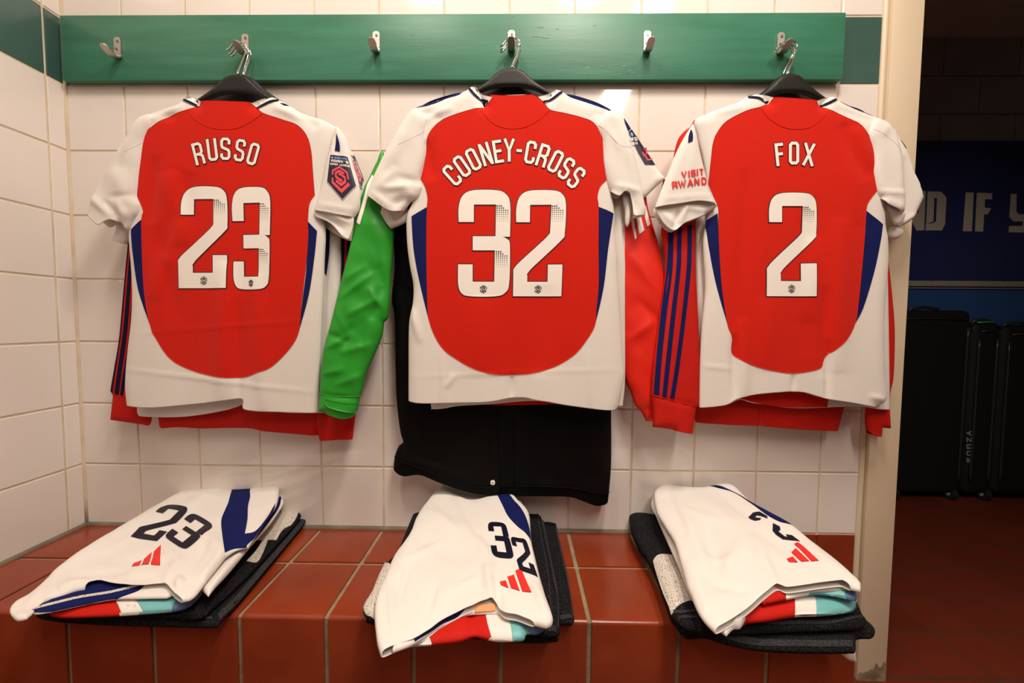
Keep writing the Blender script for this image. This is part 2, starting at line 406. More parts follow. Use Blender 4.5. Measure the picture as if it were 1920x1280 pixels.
# ---------------------------------------------------------------- cloth in relief
def spline(pts, step=5.0, closed=True):
    """points (x,y[,flag]); 'c' = corner, 'o' = corner that starts an open (hem) span. returns pts, open flags per segment"""
    P = [tuple(p) for p in pts]; n = len(P)
    if not closed: 
        segs = [list(range(n))]; flags = [False]
        cor = [i for i in range(n) if len(P[i]) > 2]; cuts = sorted(set([0, n-1]+cor))
        spans = [(list(range(cuts[i], cuts[i+1]+1)), False) for i in range(len(cuts)-1)]
    else:
        cor = [i for i in range(n) if len(P[i]) > 2]
        if not cor: spans = [(list(range(n))+[0], None)]
        else:
            spans = []
            for a in range(len(cor)):
                i, j = cor[a], cor[(a+1) % len(cor)]
                if j <= i: j += n
                spans.append(([k % n for k in range(i, j+1)], P[i][2] == 'o'))
    out = []; op = []
    for idx, isopen in spans:
        Q = np.array([P[k][:2] for k in idx], float); m = len(Q)
        for s in range(m-1):
            if isopen is None and closed: p0, p1, p2, p3 = Q[(s-1) % (m-1)], Q[s], Q[s+1], Q[(s+2) % (m-1)]
            else: p0, p1, p2, p3 = Q[max(s-1, 0)], Q[s], Q[s+1], Q[min(s+2, m-1)]
            L = np.linalg.norm(p2-p1); k = max(1, int(round(L/step)))
            for t in np.arange(k)/k:
                q = .5*((2*p1)+(-p0+p2)*t+(2*p0-5*p1+4*p2-p3)*t*t+(-p0+3*p1-3*p2+p3)*t**3)
                out.append(q); op.append(bool(isopen))
    if not closed: out.append(np.array(P[-1][:2], float)); op.append(False)
    return np.array(out), op
def inside(pts, poly):
    x, y = pts[:, 0], pts[:, 1]; r = np.zeros(len(pts), bool); n = len(poly); j = n-1
    for i in range(n):
        xi, yi = poly[i]; xj, yj = poly[j]
        c = ((yi > y) != (yj > y)) & (x < (xj-xi)*(y-yi)/((yj-yi) if yj != yi else 1e-9)+xi); r ^= c; j = i
    return r
def segdist(pts, A, B):
    d = np.full(len(pts), 1e9)
    for a, b in zip(A, B):
        ab = b-a; l = max(ab@ab, 1e-9); t = np.clip(((pts-a)@ab)/l, 0, 1); q = pts-a-t[:, None]*ab; d = np.minimum(d, np.hypot(q[:, 0], q[:, 1]))
    return d
def fill(poly, step):
    lo = poly.min(0); hi = poly.max(0)
    gx, gy = np.meshgrid(np.arange(lo[0]+step*.5, hi[0], step), np.arange(lo[1]+step*.5, hi[1], step*.87)); gx[1::2] += step/2
    g = np.stack([gx.ravel(), gy.ravel()], 1)
    ring = [grow(poly, -1.6)]+([grow(poly, -4.2)] if step > 4.5 else [])
    dmin = 4.2+step*.5 if step > 4.5 else 1.6+step*.5
    if len(g): g = g[inside(g, poly)]
    if len(g): g = g[segdist(g, poly, np.roll(poly, -1, 0)) > dmin]
    rp = []
    for q, dd in zip(ring, (1.2, 3.4)):
        q = q[inside(q, poly)]
        if len(q): q = q[segdist(q, poly, np.roll(poly, -1, 0)) > dd]
        rp.append(q)
    g = np.concatenate([x for x in [g]+rp if len(x)]) if any(len(x) for x in [g]+rp) else g
    n = len(poly); pts = [Vector(p) for p in poly]+[Vector(p) for p in g]
    r = delaunay_2d_cdt(pts, [(i, (i+1) % n) for i in range(n)], [], 1, 1e-5)
    v = np.array([tuple(p) for p in r[0]]); f = [tuple(t) for t in r[2]]
    c = np.array([v[list(t)].mean(0) for t in f]); k = inside(c, poly)
    f = [t for t, kk in zip(f, k) if kk]
    out = []
    for t in f:   # image y is down: make them counter-clockwise as the viewer sees them
        a, b, c_ = v[t[0]], v[t[1]], v[t[2]]
        s = (b[0]-a[0])*(c_[1]-a[1])-(b[1]-a[1])*(c_[0]-a[0]); out.append(t if s < 0 else t[::-1])
    return v, out
class Surf:
    def __init__(s, outline, plane, T=.012, soft=22, folds=(), drape=.0, dirx=1.0, seed=0, crumple=0, back=None, sharp=False):
        s.sharp = sharp
        s.poly, s.op = spline(outline) ; s.plane = plane; s.T = T; s.soft = soft; s.folds = list(folds); s.drape = drape; s.dirx = dirx; s.crumple = crumple
        n = len(s.poly); keep = [i for i in range(n) if not s.op[i]]
        s.A = s.poly[keep]; s.B = s.poly[[(i+1) % n for i in keep]]
        rs = np.random.RandomState(seed+1); s.ph = rs.uniform(0, 6.28, 12); s.seed = seed
        s.y0, s.y1 = s.poly[:, 1].min(), s.poly[:, 1].max(); s.back = T if back is None else back
    def prof(s, uv):
        if not len(s.A): return np.ones(len(uv))
        d = segdist(uv, s.A, s.B); t = np.clip(d/s.soft, 0, 1); return np.sqrt(np.clip(1-(1-t)**2, 0, 1))
    def h(s, uv):
        p = s.prof(uv); x, y = uv[:, 0], uv[:, 1]; w = np.zeros(len(uv))
        if s.drape:
            g = .25+.75*np.clip((y-s.y0)/(s.y1-s.y0), 0, 1); xx = x+.12*(y-s.y0)*math.sin(s.ph[5])
            w += s.drape*g*(.5*np.sin(xx/31+s.ph[0]+y/300)+.35*np.sin(xx/17+s.ph[1]-y/190)+.4*np.sin(xx/58+s.ph[2]+y/240))
        if s.crumple:
            c = s.crumple; ph = s.ph
            w += c*(.5*np.abs(np.sin((x+.6*y)/26+ph[3]+.8*np.sin(y/37+ph[4])))+.4*np.abs(np.sin((x*.7-y)/31+ph[6]+.9*np.sin(x/29+ph[7])))+.25*np.sin((x-1.6*y)/15+ph[8])-.4)
        for f in s.folds:
            x0, y0, x1, y1, a, wd = f[:6]; ab = np.array([x1-x0, y1-y0]); l = math.hypot(*ab); e = ab/l; rel = uv-np.array([x0, y0]); t = rel@e/l; q = rel@np.array([-e[1], e[0]])
            w += a*(np.exp(-np.abs(q/wd)**1.15) if s.sharp else np.exp(-(q/wd)**2))*np.clip(np.sin(np.clip(t*.94+.03, 0, 1)*math.pi), 0, 1)**.6*((t > -.03) & (t < 1.03))
        return s.T*p + w*np.clip(p*1.2, 0, 1)
    def pos(s, uv, lift=0): return s.plane.hit(uv)+s.plane.n[None]*(s.h(np.asarray(uv, float))+lift)[:, None]
    def piece(s, name, m, parent, step=6, thick=.0011):
        v, f = fill(s.poly, step); A = s.pos(v); pb = s.prof(v); B = s.plane.hit(v)-s.plane.n[None]*(s.back*pb)[:, None]
        V = list(A)+list(B); n = len(A); F = list(f)+[tuple(i+n for i in t[::-1]) for t in f]
        b = bmesh.new(); vs = [b.verts.new(p) for p in V]
        for t in F:
            try: b.faces.new([vs[i] for i in t])
            except ValueError: pass
        bmesh.ops.remove_doubles(b, verts=b.verts, dist=.00005)
        me = bpy.data.meshes.new(name); b.to_mesh(me); b.free(); me.materials.append(m); me.polygons.foreach_set('use_smooth', [True]*len(me.polygons))
        o = bpy.data.objects.new(name, me); COL.objects.link(o); o.parent = parent
        if any(s.op) and thick:
            md = o.modifiers.new('thickness', 'SOLIDIFY'); md.thickness = thick; md.offset = -1
        return o
    def patch(s, name, poly, m, parent, lift=.0009, step=6, smooth=True, rim=None):
        P = spline(poly)[0] if smooth else np.asarray(resample(poly), float)
        v, f = fill(P, step); V = list(s.pos(v, lift)); F = list(f); n = len(P)
        # thin rim so that the piece has an edge
        idx = [int(np.argmin(np.hypot(*(v-p).T))) for p in P]; k = len(V)
        V += list(s.pos(P, max(lift-.0007, .0001))); F += [(idx[(i+1) % n], idx[i], k+i, k+(i+1) % n) for i in range(n)]
        return mesh_obj(name, V, F, m, parent)
def project(p):
    d = np.asarray(p)-CAM; z = d@FW; return np.stack([960+FPX*(d@RT)/z, 640-FPX*(d@UP)/z], -1)
def dye(o, regions):
    """give faces of a banded garment the colour of the band they belong to (both sides of the fold)"""
    c = project(np.array([tuple(p.center) for p in o.data.polygons]))
    near = segdist(c, s.A, s.B) < 7
    for poly, m in regions:
        o.data.materials.append(m); k = len(o.data.materials)-1; P = spline(poly)[0]
        for i in np.nonzero(near & (inside(c, P) | inside(c-np.array([0, 3.]), P) | inside(c-np.array([0, 7.]), P)))[0]: o.data.polygons[int(i)].material_index = k
def resample(poly, step=5):
    out = []; n = len(poly)
    for i in range(n):
        a = np.array(poly[i][:2], float); b = np.array(poly[(i+1) % n][:2], float); k = max(1, int(round(np.linalg.norm(b-a)/step)))
        for t in range(k): out.append(a+(b-a)*t/k)
    return out
def grow(P, d):
    P = np.asarray(P, float); n = len(P); area_ = .5*np.sum(P[:, 0]*np.roll(P[:, 1], -1)-np.roll(P[:, 0], -1)*P[:, 1]); sg = 1 if area_ > 0 else -1
    out = []
    for i in range(n):
        a, b, c = P[i-1], P[i], P[(i+1) % n]; u = (b-a)/max(np.linalg.norm(b-a), 1e-6); w_ = (c-b)/max(np.linalg.norm(c-b), 1e-6)
        n1 = np.array([u[1], -u[0]])*sg; n2 = np.array([w_[1], -w_[0]])*sg; m = n1+n2; l = max(m@m, .6); out.append(b+m*2/l*d)
    return np.array(out)
def stroke_strip(path, wd, closed=False, step=4):
    """polyline to a mitred ribbon in picture units: list of (left,right)"""
    P = np.array(path, float); n = len(P); L = []; R = []
    for i in range(n):
        a = P[i-1] if (i or closed) else None; c = P[(i+1) % n] if (i < n-1 or closed) else None; b = P[i]
        if a is None: d = c-b; d = d/np.linalg.norm(d); nn = np.array([d[1], -d[0]]); k = 1
        elif c is None: d = b-a; d = d/np.linalg.norm(d); nn = np.array([d[1], -d[0]]); k = 1
        else:
            u = (b-a)/np.linalg.norm(b-a); w_ = (c-b)/np.linalg.norm(c-b); n1 = np.array([u[1], -u[0]]); n2 = np.array([w_[1], -w_[0]]); nn = n1+n2; nn /= max(np.linalg.norm(nn), 1e-6); k = min(1/max(nn@n1, .35), 2.2)
        L.append(b+nn*wd/2*k); R.append(b-nn*wd/2*k)
    A = []; m = n if closed else n-1
    for i in range(m):
        j = (i+1) % n; k = max(1, int(np.linalg.norm(P[j]-P[i])/step))
        for t in range(k): s_ = t/k; A.append((L[i]*(1-s_)+L[j]*s_, R[i]*(1-s_)+R[j]*s_))
    A.append((L[0], R[0]) if closed else (L[-1], R[-1]))
    return A
c_, q_ = .22, .10
GL = {'O': [('L', [(c_, 0), (1-c_, 0), (1, q_), (1, 1-q_), (1-c_, 1), (c_, 1), (0, 1-q_), (0, q_)])],
 'C': [[(1, .30), (1, q_), (1-c_, 0), (c_, 0), (0, q_), (0, 1-q_), (c_, 1), (1-c_, 1), (1, 1-q_), (1, .72)]],
 'R': [[(0, 1.07), (0, 0), (1-c_, 0), (1, q_), (1, .42), (.78, .53), (0, .53)], [(.45, .53), (.92, .62), (1, .72), (1, 1.07)]],
 'G': [[(1, .3), (1, q_), (1-c_, 0), (c_, 0), (0, q_), (0, 1-q_), (c_, 1), (1-c_, 1), (1, 1-q_), (1, .55), (.5, .55)]],
 'U': [[(0, -.07), (0, 1-q_), (c_, 1), (1-c_, 1), (1, 1-q_), (1, -.07)]],
 'S': [[(1, .28), (1, q_), (1-c_, 0), (c_, 0), (0, q_), (0, .34), (.12, .44), (.88, .56), (1, .66), (1, 1-q_), (1-c_, 1), (c_, 1), (0, 1-q_), (0, .74)]],
 'N': [[(0, 1.07), (0, -.07)], [(.02, -.02), (.98, 1.02)], [(1, -.07), (1, 1.07)]],
 'E': [[(1.1, 0), (0, 0), (0, 1), (1.1, 1)], [(0, .48), (.95, .48)]],
 'Y': [[(-.02, -.07), (.5, .52), (1.02, -.07)], [(.5, .45), (.5, 1.07)]],
 '-': [[(.05, .5), (.95, .5)]],
 'F': [[(1.1, 0), (0, 0), (0, 1.07)], [(0, .47), (.95, .47)]],
 'X': [[(-.02, -.07), (1.02, 1.07)], [(1.02, -.07), (-.02, 1.07)]],
 'V': [[(-.05, -.1), (.5, 1), (1.05, -.1)]], 'I': [[(.5, -.1), (.5, 1.1)]], 'T': [[(-.1, 0), (1.1, 0)], [(.5, 0), (.5, 1.1)]],
 'W': [[(-.1, -.1), (.22, 1), (.5, .1), (.78, 1), (1.1, -.1)]], 'M': [[(-.05, 1.1), (0, 0), (.5, .9), (1, 0), (1.05, 1.1)]],
 'A': [[(-.05, 1.1), (.5, 0), (1.05, 1.1)], [(.2, .7), (.8, .7)]], 'D': [('L', [(0, 0), (.7, 0), (1, .2), (1, .8), (.7, 1), (0, 1)])],
 'P': [[(0, 1.1), (0, 0), (.9, 0), (1, .15), (1, .42), (.9, .55), (0, .55)]], 'L': [[(0, -.1), (0, 1), (1.1, 1)]],
 'B': [('L', [(0, 0), (.8, 0), (.95, .15), (.95, .35), (.75, .48), (1, .62), (1, .85), (.85, 1), (0, 1)]), [(0, .48), (.75, .48)]],
 'Z': [[(-.1, 0), (1, 0), (0, 1), (1.1, 1)]], "'": [[(.5, -.1), (.5, .25)]]}
def glyph_paths(ch, cx, cy, w_, h_, ang, sw, skew=0):
    out = []; a = math.radians(ang); ca, sa = math.cos(a), math.sin(a)
    for g_ in GL[ch]:
        cl = isinstance(g_, tuple); pts = g_[1] if cl else g_; o = []
        for x, y in pts:
            X = (x-.5)*(w_-sw); Y = (y-.5)*(h_-sw); X -= skew*Y; o.append((cx+X*ca-Y*sa, cy+X*sa+Y*ca))
        out.append((o, cl))
    return out
def ribbons(mapf, mb, paths, wd, lift, mi, step=4):
    for pts, cl in paths:
        A = stroke_strip(pts, wd, cl, step); uv = np.array([p for pr in A for p in pr]); V = mapf(uv, lift)
        mb.add([tuple(v) for v in V], [(2*i, 2*i+2, 2*i+3, 2*i+1) for i in range(len(A)-1)], mi)
def lettering(surf, name, letters, parent, w_, h_, sw, m, edge=1.3, lift=.0025, skew=0):
    if not edge: lift = .0015
    mb = MB()
    for ch, cx, cy, ang, *k in letters:
        ww = w_*(k[0] if k else 1); ps = glyph_paths(ch, cx, cy, ww, h_, ang, sw, skew)
        if edge:
            def ext(p, cl):
                if cl: return p
                p = [np.array(q) for q in p]; d0 = p[0]-p[1]; d1 = p[-1]-p[-2]; p[0] = p[0]+d0/np.linalg.norm(d0)*edge; p[-1] = p[-1]+d1/np.linalg.norm(d1)*edge; return p
            ribbons(surf.pos, mb, [(ext(p, cl), cl) for p, cl in ps], sw+2*edge, lift-.0005, 1)
        ribbons(surf.pos, mb, ps, sw, lift, 0)
    o = mb.build(name, [m, M['outline']], parent, True); fixn(o, surf.plane.n); return o
def fixn(o, n):
    me = o.data; n = Vector(n); b = bmesh.new(); b.from_mesh(me)
    for f in b.faces:
        if f.normal.dot(n) < 0: f.normal_flip()
    b.to_mesh(me); b.free()
EMB = [([(-.87, -.12), (-.87, -.5), (0, -1), (.87, -.5), (.87, .12)], False), ([(.87, .45), (0, 1), (-.87, .5), (-.87, .15)], False),
       ([(.5, -.32), (0, -.6), (-.5, -.32), (-.5, .0), (0, .3), (.16, .2)], False), ([(-.5, .34), (0, .6), (.5, .32), (.5, 0), (0, -.3), (-.16, -.2)], False)]
D2 = [(966, 419, 'c'), (966, 392), (973, 371), (992, 361), (1036, 361), (1053, 368), (1060, 386), (1059, 438), (1052, 453), (994, 507), (989, 517, 'c'), (989, 529, 'c'), (1028, 529, 'c'), (1028, 497, 'c'), (1056, 497, 'c'), (1055, 556, 'c'), (962, 556, 'c'), (962, 512, 'c'), (968, 498), (1024, 447), (1031, 436, 'c'), (1033, 387, 'c'), (992, 387, 'c'), (992, 419, 'c')]
D3 = [(862, 419, 'c'), (862, 392), (869, 371), (888, 361), (932, 361), (949, 368), (957, 386), (957, 446, 'c'), (943, 446, 'c'), (953, 451), (957, 463), (956, 531), (949, 549), (931, 556), (882, 556), (867, 550), (861, 533), (861, 497, 'c'), (888, 497, 'c'), (888, 529, 'c'), (928, 529, 'c'), (929, 471, 'c'), (888, 471, 'c'), (888, 445, 'c'), (930, 445, 'c'), (931, 387, 'c'), (890, 387, 'c'), (890, 419, 'c')]
def homog(src, dst):
    A = []; b = []
    for (x, y), (u, v) in zip(src, dst): A += [[x, y, 1, 0, 0, 0, -u*x, -u*y], [0, 0, 0, x, y, 1, -v*x, -v*y]]; b += [u, v]
    h = np.append(np.linalg.solve(np.array(A, float), np.array(b, float)), 1).reshape(3, 3)
    return lambda p: (lambda q: q[:, :2]/q[:, 2:3])(np.c_[np.asarray(p, float).reshape(-1, 2), np.ones(len(np.asarray(p).reshape(-1, 2)))]@h.T)
def digit(surf, which, quad, parent, fillm, edge=True, dots=True, emb=True, lift=None, dotm=None):
    """quad = picture corners TL TR BR BL of the digit"""
    lift = lift or (.0025 if edge else .0014)
    D = D2 if which == '2' else D3; x0, x1 = (962, 1060) if which == '2' else (861, 957)
    Hm = homog([(x0, 361), (x1, 361), (x1, 556), (x0, 556)], quad); P = Hm(spline(D, 5)[0]); mb = MB()
    sc = np.linalg.norm(np.array(quad[1])-np.array(quad[0]))/(x1-x0)
    def add(Q, l, mi):
        v, f = fill(Q, 6*max(sc, .5)); mb.add([tuple(p) for p in surf.pos(v, l)], f, mi)
    if edge: add(grow(P, 1.5), lift-.0006, 1)
    add(P, lift, 0)
    if dots:
        regs = [(x0+71, x0+94, 388, 420)]
        if which == '3': regs = [(931, 955, 388, 420), (930, 954, 472, 503)]
        for a, b, c, d in regs:
            r_ = 0
            yy = c+1.5
            while yy < d:
                fr = (yy-c)/(d-c); rad = 1.45*(1-.75*fr)*max(sc, .6)
                xx = a+2.0+(2 if r_ % 2 else 0)*0
                while xx < b-1:
                    if (xx-a) < 9+(yy-c)*1.5:
                        cc = Hm([(xx, yy)])[0]; uv = np.array([cc]+[(cc[0]+rad*math.cos(k*math.pi/4), cc[1]+rad*math.sin(k*math.pi/4)) for k in range(8)])
                        mb.add([tuple(p) for p in surf.pos(uv, lift+.0004)], [(0, 1+(k+1) % 8, 1+k) for k in range(8)], 1)
                    xx += 3.9
                yy += 3.9; r_ += 1
    if emb:
        cx = (x0+x1)/2-1
        ribbons(surf.pos, mb, [([tuple(p) for p in Hm([(cx+x*6.6, 543+y*7) for x, y in pts])], cl) for pts, cl in EMB], 1.3, lift+.0004, 1, 6)
    o = mb.build('number_digit', [fillm, dotm or M['outline']], parent, True); fixn(o, surf.plane.n); return o
def line_part(surf, name, pts, wd, m, parent, lift=.0012, tube=False):
    P = spline(pts, 4, closed=False)[0]; mb = MB()
    if tube: mb.tube([tuple(p) for p in surf.pos(P, lift)], tube, 0, 6)
    else: ribbons(surf.pos, mb, [([tuple(p) for p in P], False)], wd, lift, 0, 5)
    o = mb.build(name, [m], parent, True)
    if not tube: fixn(o, surf.plane.n)
    return o
def badge(surf, quad, parent, part_label=None, full=True, name='league_badge', lift=.0018):
    """navy shield with blue/white lines of text and coral S hexagon; quad TL TR BR BL of its square body"""
    Hm = homog([(0, 0), (1, 0), (1, 1), (0, 1)], quad); mb = MB()
    out = [(0.02, .02), (.08, 0), (.92, 0), (.98, .02), (1, .86), (.5, 1.12), (0, .86)]
    P = np.array(resample([tuple(p) for p in Hm(out)], 4)); L = lift
    v, f = fill(grow(P, .9), 5); mb.add([tuple(p) for p in surf.pos(v, L-.0004)], f, 2)
    v, f = fill(P, 5); mb.add([tuple(p) for p in surf.pos(v, L)], f, 0)
    def txt(s_, cx, cy, h_, tot, sw, mi):
        n = len(s_); w_ = tot/n
        for i, ch in enumerate(s_):
            if ch == ' ': continue
            ps = glyph_paths(ch, cx-tot/2+w_*(i+.5), cy, w_*(.55 if ch in "I'" else .82), h_, 0, sw)
            for pts, cl in ps:
                A = stroke_strip(pts, sw, cl, .08); uv = np.array([p for pr in A for p in pr])
                mb.add([tuple(p) for p in surf.pos(Hm(uv), L+.0004)], [(2*i, 2*i+2, 2*i+3, 2*i+1) for i in range(len(A)-1)], mi)
    txt('BARCLAYS', .60, .13, .085, .62, .018, 3)
    for k in range(5):   # little eagle mark
        a = math.radians(-90+(k-2)*28); A = stroke_strip([(.16, .17), (.16+.075*math.cos(a), .17+.08*math.sin(a))], .035); uv = np.array([p for pr in A for p in pr])
        mb.add([tuple(p) for p in surf.pos(Hm(uv), L+.0004)], [(0, 2, 3, 1)], 3)
    txt("WOMEN'S", .52, .26, .10, .86, .030, 2)
    txt('SUPER LEAGUE', .52, .385, .075, .90, .020, 2)
    for pts, cl in EMB:
        A = stroke_strip([(.5+x*.34, .73+y*.27) for x, y in pts], .062, cl, .08); uv = np.array([p for pr in A for p in pr])
        mb.add([tuple(p) for p in surf.pos(Hm(uv), L+.0004)], [(2*i, 2*i+2, 2*i+3, 2*i+1) for i in range(len(A)-1)], 1)
    o = mb.build(name, [M['badge'], M['coral'], M['print'], M['sky']], parent, True); fixn(o, surf.plane.n); return o

# ---------------------------------------------------------------- hangers
def hanger(cx, top, half, y, label, tip, over, wire_y, drop=0, lean=0):
    """flat moulded hanger; cx,top picture position of its crown; half = visible half width; the wire goes up over a hook"""
    t = thing('clothes_hanger', label, 'hanger', 'black hangers on the coat hooks')
    pl = PY(y)
    up = [(-2.1, 86), (-1.9, 76), (-1.4, 58), (-1.0, 42), (-.62, 24), (-.33, 6), (-.14, .8), (0, 0), (.14, .8), (.33, 6), (.62, 24), (1.0, 42), (1.4, 58), (1.9, 76), (2.1, 86)]
    lw = [(1.95, 88), (1.6, 78), (1.25, 64), (.9, 50+drop), (.5, 38+drop), (0, 34+drop), (-.5, 38+drop), (-.9, 50+drop), (-1.25, 64), (-1.6, 78), (-1.95, 88)]
    P, _ = spline([(cx+half*a, top+b) for a, b in up]+[(cx+half*a, top+b) for a, b in lw], 5)
    s = Surf([tuple(p) for p in P], pl, T=.006, soft=4, seed=3); o = s.piece('hanger_body', M['hanger'], t, 4)
    mb = MB(); b = at(cx+lean, top+2, y); mb.cyl((b[0], b[1], b[2]+.001), (0, 0, 1), .0032, .008, 0, 14, .001); autosmooth(mb.build('wire_socket', M['hanger'], t))
    # chrome wire: straight up, bows right, over the hook and down to a turned tip at left
    w0 = at(cx+lean, top-1, y); ox, oz = over; P = []
    pts = [(w0[0], w0[1], w0[2]), (w0[0], w0[1], w0[2]+.007)]
    k = [(.022, .014), (.026, .022), (.022, .031), (.010, .037), (.000, .039), (-.010, .035), (-.018, .027), (-.023, .021), (-.031, .019)]
    # in hook space: (dx from hook centre, z relative to saddle)
    k = [(.017, -.016), (.0195, -.008), (.017, .001), (.010, .0055), (0, .0065), (-.009, .003), (-.0155, -.004), (-.019, -.008), (-.0245, -.0105)]
    for dx, dz in k: pts.append((ox+dx, wire_y, oz+dz+tip))
    P, = [np.array(pts)]
    # smooth through with Catmull-Rom in 3D
    out = []
    for i in range(len(P)-1):
        p0, p1, p2, p3 = P[max(i-1, 0)], P[i], P[i+1], P[min(i+2, len(P)-1)]
        for u in np.arange(6)/6: out.append(.5*((2*p1)+(-p0+p2)*u+(2*p0-5*p1+4*p2-p3)*u*u+(-p0+3*p1-3*p2+p3)*u**3))
    out.append(P[-1]); mb = MB(); mb.tube(out, .0017, 0, 10); mb.build('wire_hook', M['chrome'], t, True)
    setbase(t); return t

def hangers(hk, data, labels):
    ox, zb, yw = HOOKS[hk]
    for n_, ((cx, top, half, y, lean, wy), lab) in enumerate(zip(data, labels)):
        sad = zb-.000+max(0, (yw-.020-wy))*.5
        hanger(cx, top, half, y, lab, .0015, (ox, sad), wy, lean=lean, drop=(0, 24, 12)[n_])
hangers(1, [(444, 141, 66, -.082, 3, -.050), (455, 143, 66, -.057, 2, -.043), (458, 144, 64, -.038, 2, -.036)],
        ['black hanger with chrome hook holding the front number 23 jersey', 'middle of the three hangers on the number 23 hook, half hidden by the front one', 'rearmost hanger on the number 23 hook, next to the wall'])
hangers(3, [(958, 129, 72, -.092, 3, -.050), (960, 131, 70, -.070, 2, -.043), (961, 132, 68, -.050, 3, -.036)],
        ['black hanger with chrome hook holding the front number 32 jersey', 'middle of the three hangers on the number 32 hook, half hidden by the front one', 'rearmost hanger on the number 32 hook, next to the wall'])
hangers(5, [(1481, 140, 62, -.082, -2, -.050), (1477, 142, 62, -.057, -1, -.043), (1474, 142, 60, -.038, -4, -.036)],
        ['black hanger with chrome hook holding the front number 2 jersey', 'middle of the three hangers on the number 2 hook, half hidden by the front one', 'rearmost hanger on the number 2 hook, next to the wall'])

# ================================================================ set on hook 2: number 23
# tracksuit jacket with three navy stripes per sleeve, at the back
YJ = -.036
t = thing('track_jacket', 'red track jacket with navy stripes hanging behind the number 23 jerseys', 'jacket')
s = Surf([(380, 203), (440, 212), (500, 203), (590, 250), (625, 420), (625, 600), (612, 790, 'c'), (598, 815, 'o'), (504, 806), (470, 800), (386, 801), (336, 799), (304, 802, 'c'), (297, 780), (272, 600), (262, 430), (290, 250)], PY(YJ), .010, 20, [(300, 785, 600, 790, .004, 8), (320, 797, 480, 792, -.002, 4)], .002, seed=2)
s.piece('jacket_body', M['redj'], t)
lt = Surf([(262, 250), (290, 245), (300, 420), (290, 640), (284, 782, 'c'), (280, 797), (262, 795), (208, 787, 'c'), (213, 739), (209, 733), (216, 690), (227, 624), (239, 486), (244, 433), (246, 330)], PY(YJ-.006), .009, 18, [(240, 500, 230, 720, .002, 9)], .0012, seed=4)
sl = lt.piece('sleeve', M['redj'], t)
lt.patch('navy_stripe', [(244, 433, 'c'), (239, 486), (227, 624), (209, 733, 'c'), (216, 737, 'c'), (234, 624), (244, 486), (249, 433, 'c')], M['navyd'], sl)
lt.patch('navy_stripe', [(253, 433, 'c'), (249, 486), (239, 624), (222, 737, 'c'), (230, 738, 'c'), (246, 624), (255, 486), (259, 433, 'c')], M['navyd'], sl)
lt.patch('navy_stripe', [(264, 433, 'c'), (259, 486), (250, 624), (233, 739, 'c'), (238, 740, 'c'), (256, 624), (265, 486), (270, 433, 'c')], M['navyd'], sl)
rt = Surf([(610, 260), (640, 300), (660, 420), (672, 560), (667, 776, 'c'), (661, 823, 'o'), (640, 822), (599, 825, 'c'), (594, 776), (600, 600), (605, 420)], PY(YJ-.010), .009, 18, [], .0012, seed=5)
sr = rt.piece('sleeve', M['redj'], t)
for a in (634, 643, 652):
    rt.patch('navy_stripe', [(a+2, 420, 'c'), (a-1, 600), (a-6, 775, 'c'), (a-1, 775, 'c'), (a+4, 600), (a+7, 420, 'c')], M['navyd'], sr)
line_part(rt, 'cuff_seam', [(594, 777), (630, 780), (667, 777)], 1.5, M['redj'], sr, .0012)
line_part(lt, 'cuff_seam', [(212, 738), (240, 742), (286, 744)], 1.5, M['redj'], sl, .0012)
setbase(t)

# second 23 jersey
t = thing('football_shirt', 'white shirt with a navy side strip hanging right behind the number 23 jersey', 'shirt', 'shirts hanging second from the front')
s = Surf([(370, 203), (385, 205), (440, 212), (490, 207), (507, 201), (600, 230), (632, 290), (634, 400), (640, 450), (639, 518), (630, 640), (618, 772, 'o'), (540, 772), (462, 757), (437, 765), (386, 775), (336, 780), (261, 778, 'c'), (258, 755), (262, 600), (262, 430), (270, 260)], PY(-.057), .009, 18, [(622, 440, 606, 560, -.004, 7), (628, 450, 636, 600, .003, 6), (300, 766, 460, 760, .002, 6)], .003, seed=8)
s.piece('shirt_body', M['whitep'], t)
s.patch('side_panel', [(611, 418, 'c'), (621, 424), (620, 470), (614, 518, 'c'), (608, 500), (609, 450)], M['navyd'], t)
sv = Surf([(605, 232), (628, 238), (648, 257), (658, 282), (672, 312), (685, 350), (682, 380), (668, 410, 'o'), (660, 440), (650, 450), (600, 420, 'c'), (600, 300)], PY(-.064), .009, 14, [], 0, seed=9)
se = sv.piece('sleeve', M['whitep'], t)
badge(sv, [(657, 291), (668, 296), (689, 349), (668, 337)], se, lift=.004)
sv2 = Surf([(262, 240), (276, 270), (262, 400), (245, 445, 'c'), (236, 458, 'o'), (225, 454), (211, 449, 'c'), (219, 423), (205, 380), (215, 330), (240, 270)], PY(-.064), .009, 14, [(222, 425, 240, 455, -.004, 5), (225, 400, 238, 455, .004, 5)], 0, seed=10)
sv2.piece('sleeve', M['whitep'], t)
setbase(t)

def jersey(t, body, red, navyL, navyR, scoop, ribs, yc, folds, seed, drape=.0028):
    s = Surf(body, PY(yc), .012, 24, [(a, b_, c, d, e*1.7, f) for a, b_, c, d, e, f in folds], drape*1.35, seed=seed)
    s.piece('shirt_body', M['white'], t, 5)
    s.patch('back_panel', red, M['red'], t, .0011, 5)
    s.patch('side_panel', navyL, M['navy'], t, .0010, 5); s.patch('side_panel', navyR, M['navy'], t, .0010, 5)
    line_part(s, 'yoke_seam', scoop, 1.5, M['red'], t, .0012, .0007)
    for rib, line in ribs:
        r = s.patch('collar_rib', rib, M['whitep'], t, .0016, 4)
        line_part(s, 'navy_piping', line, 4.0, M['navyd'], r, .0024)
    return s

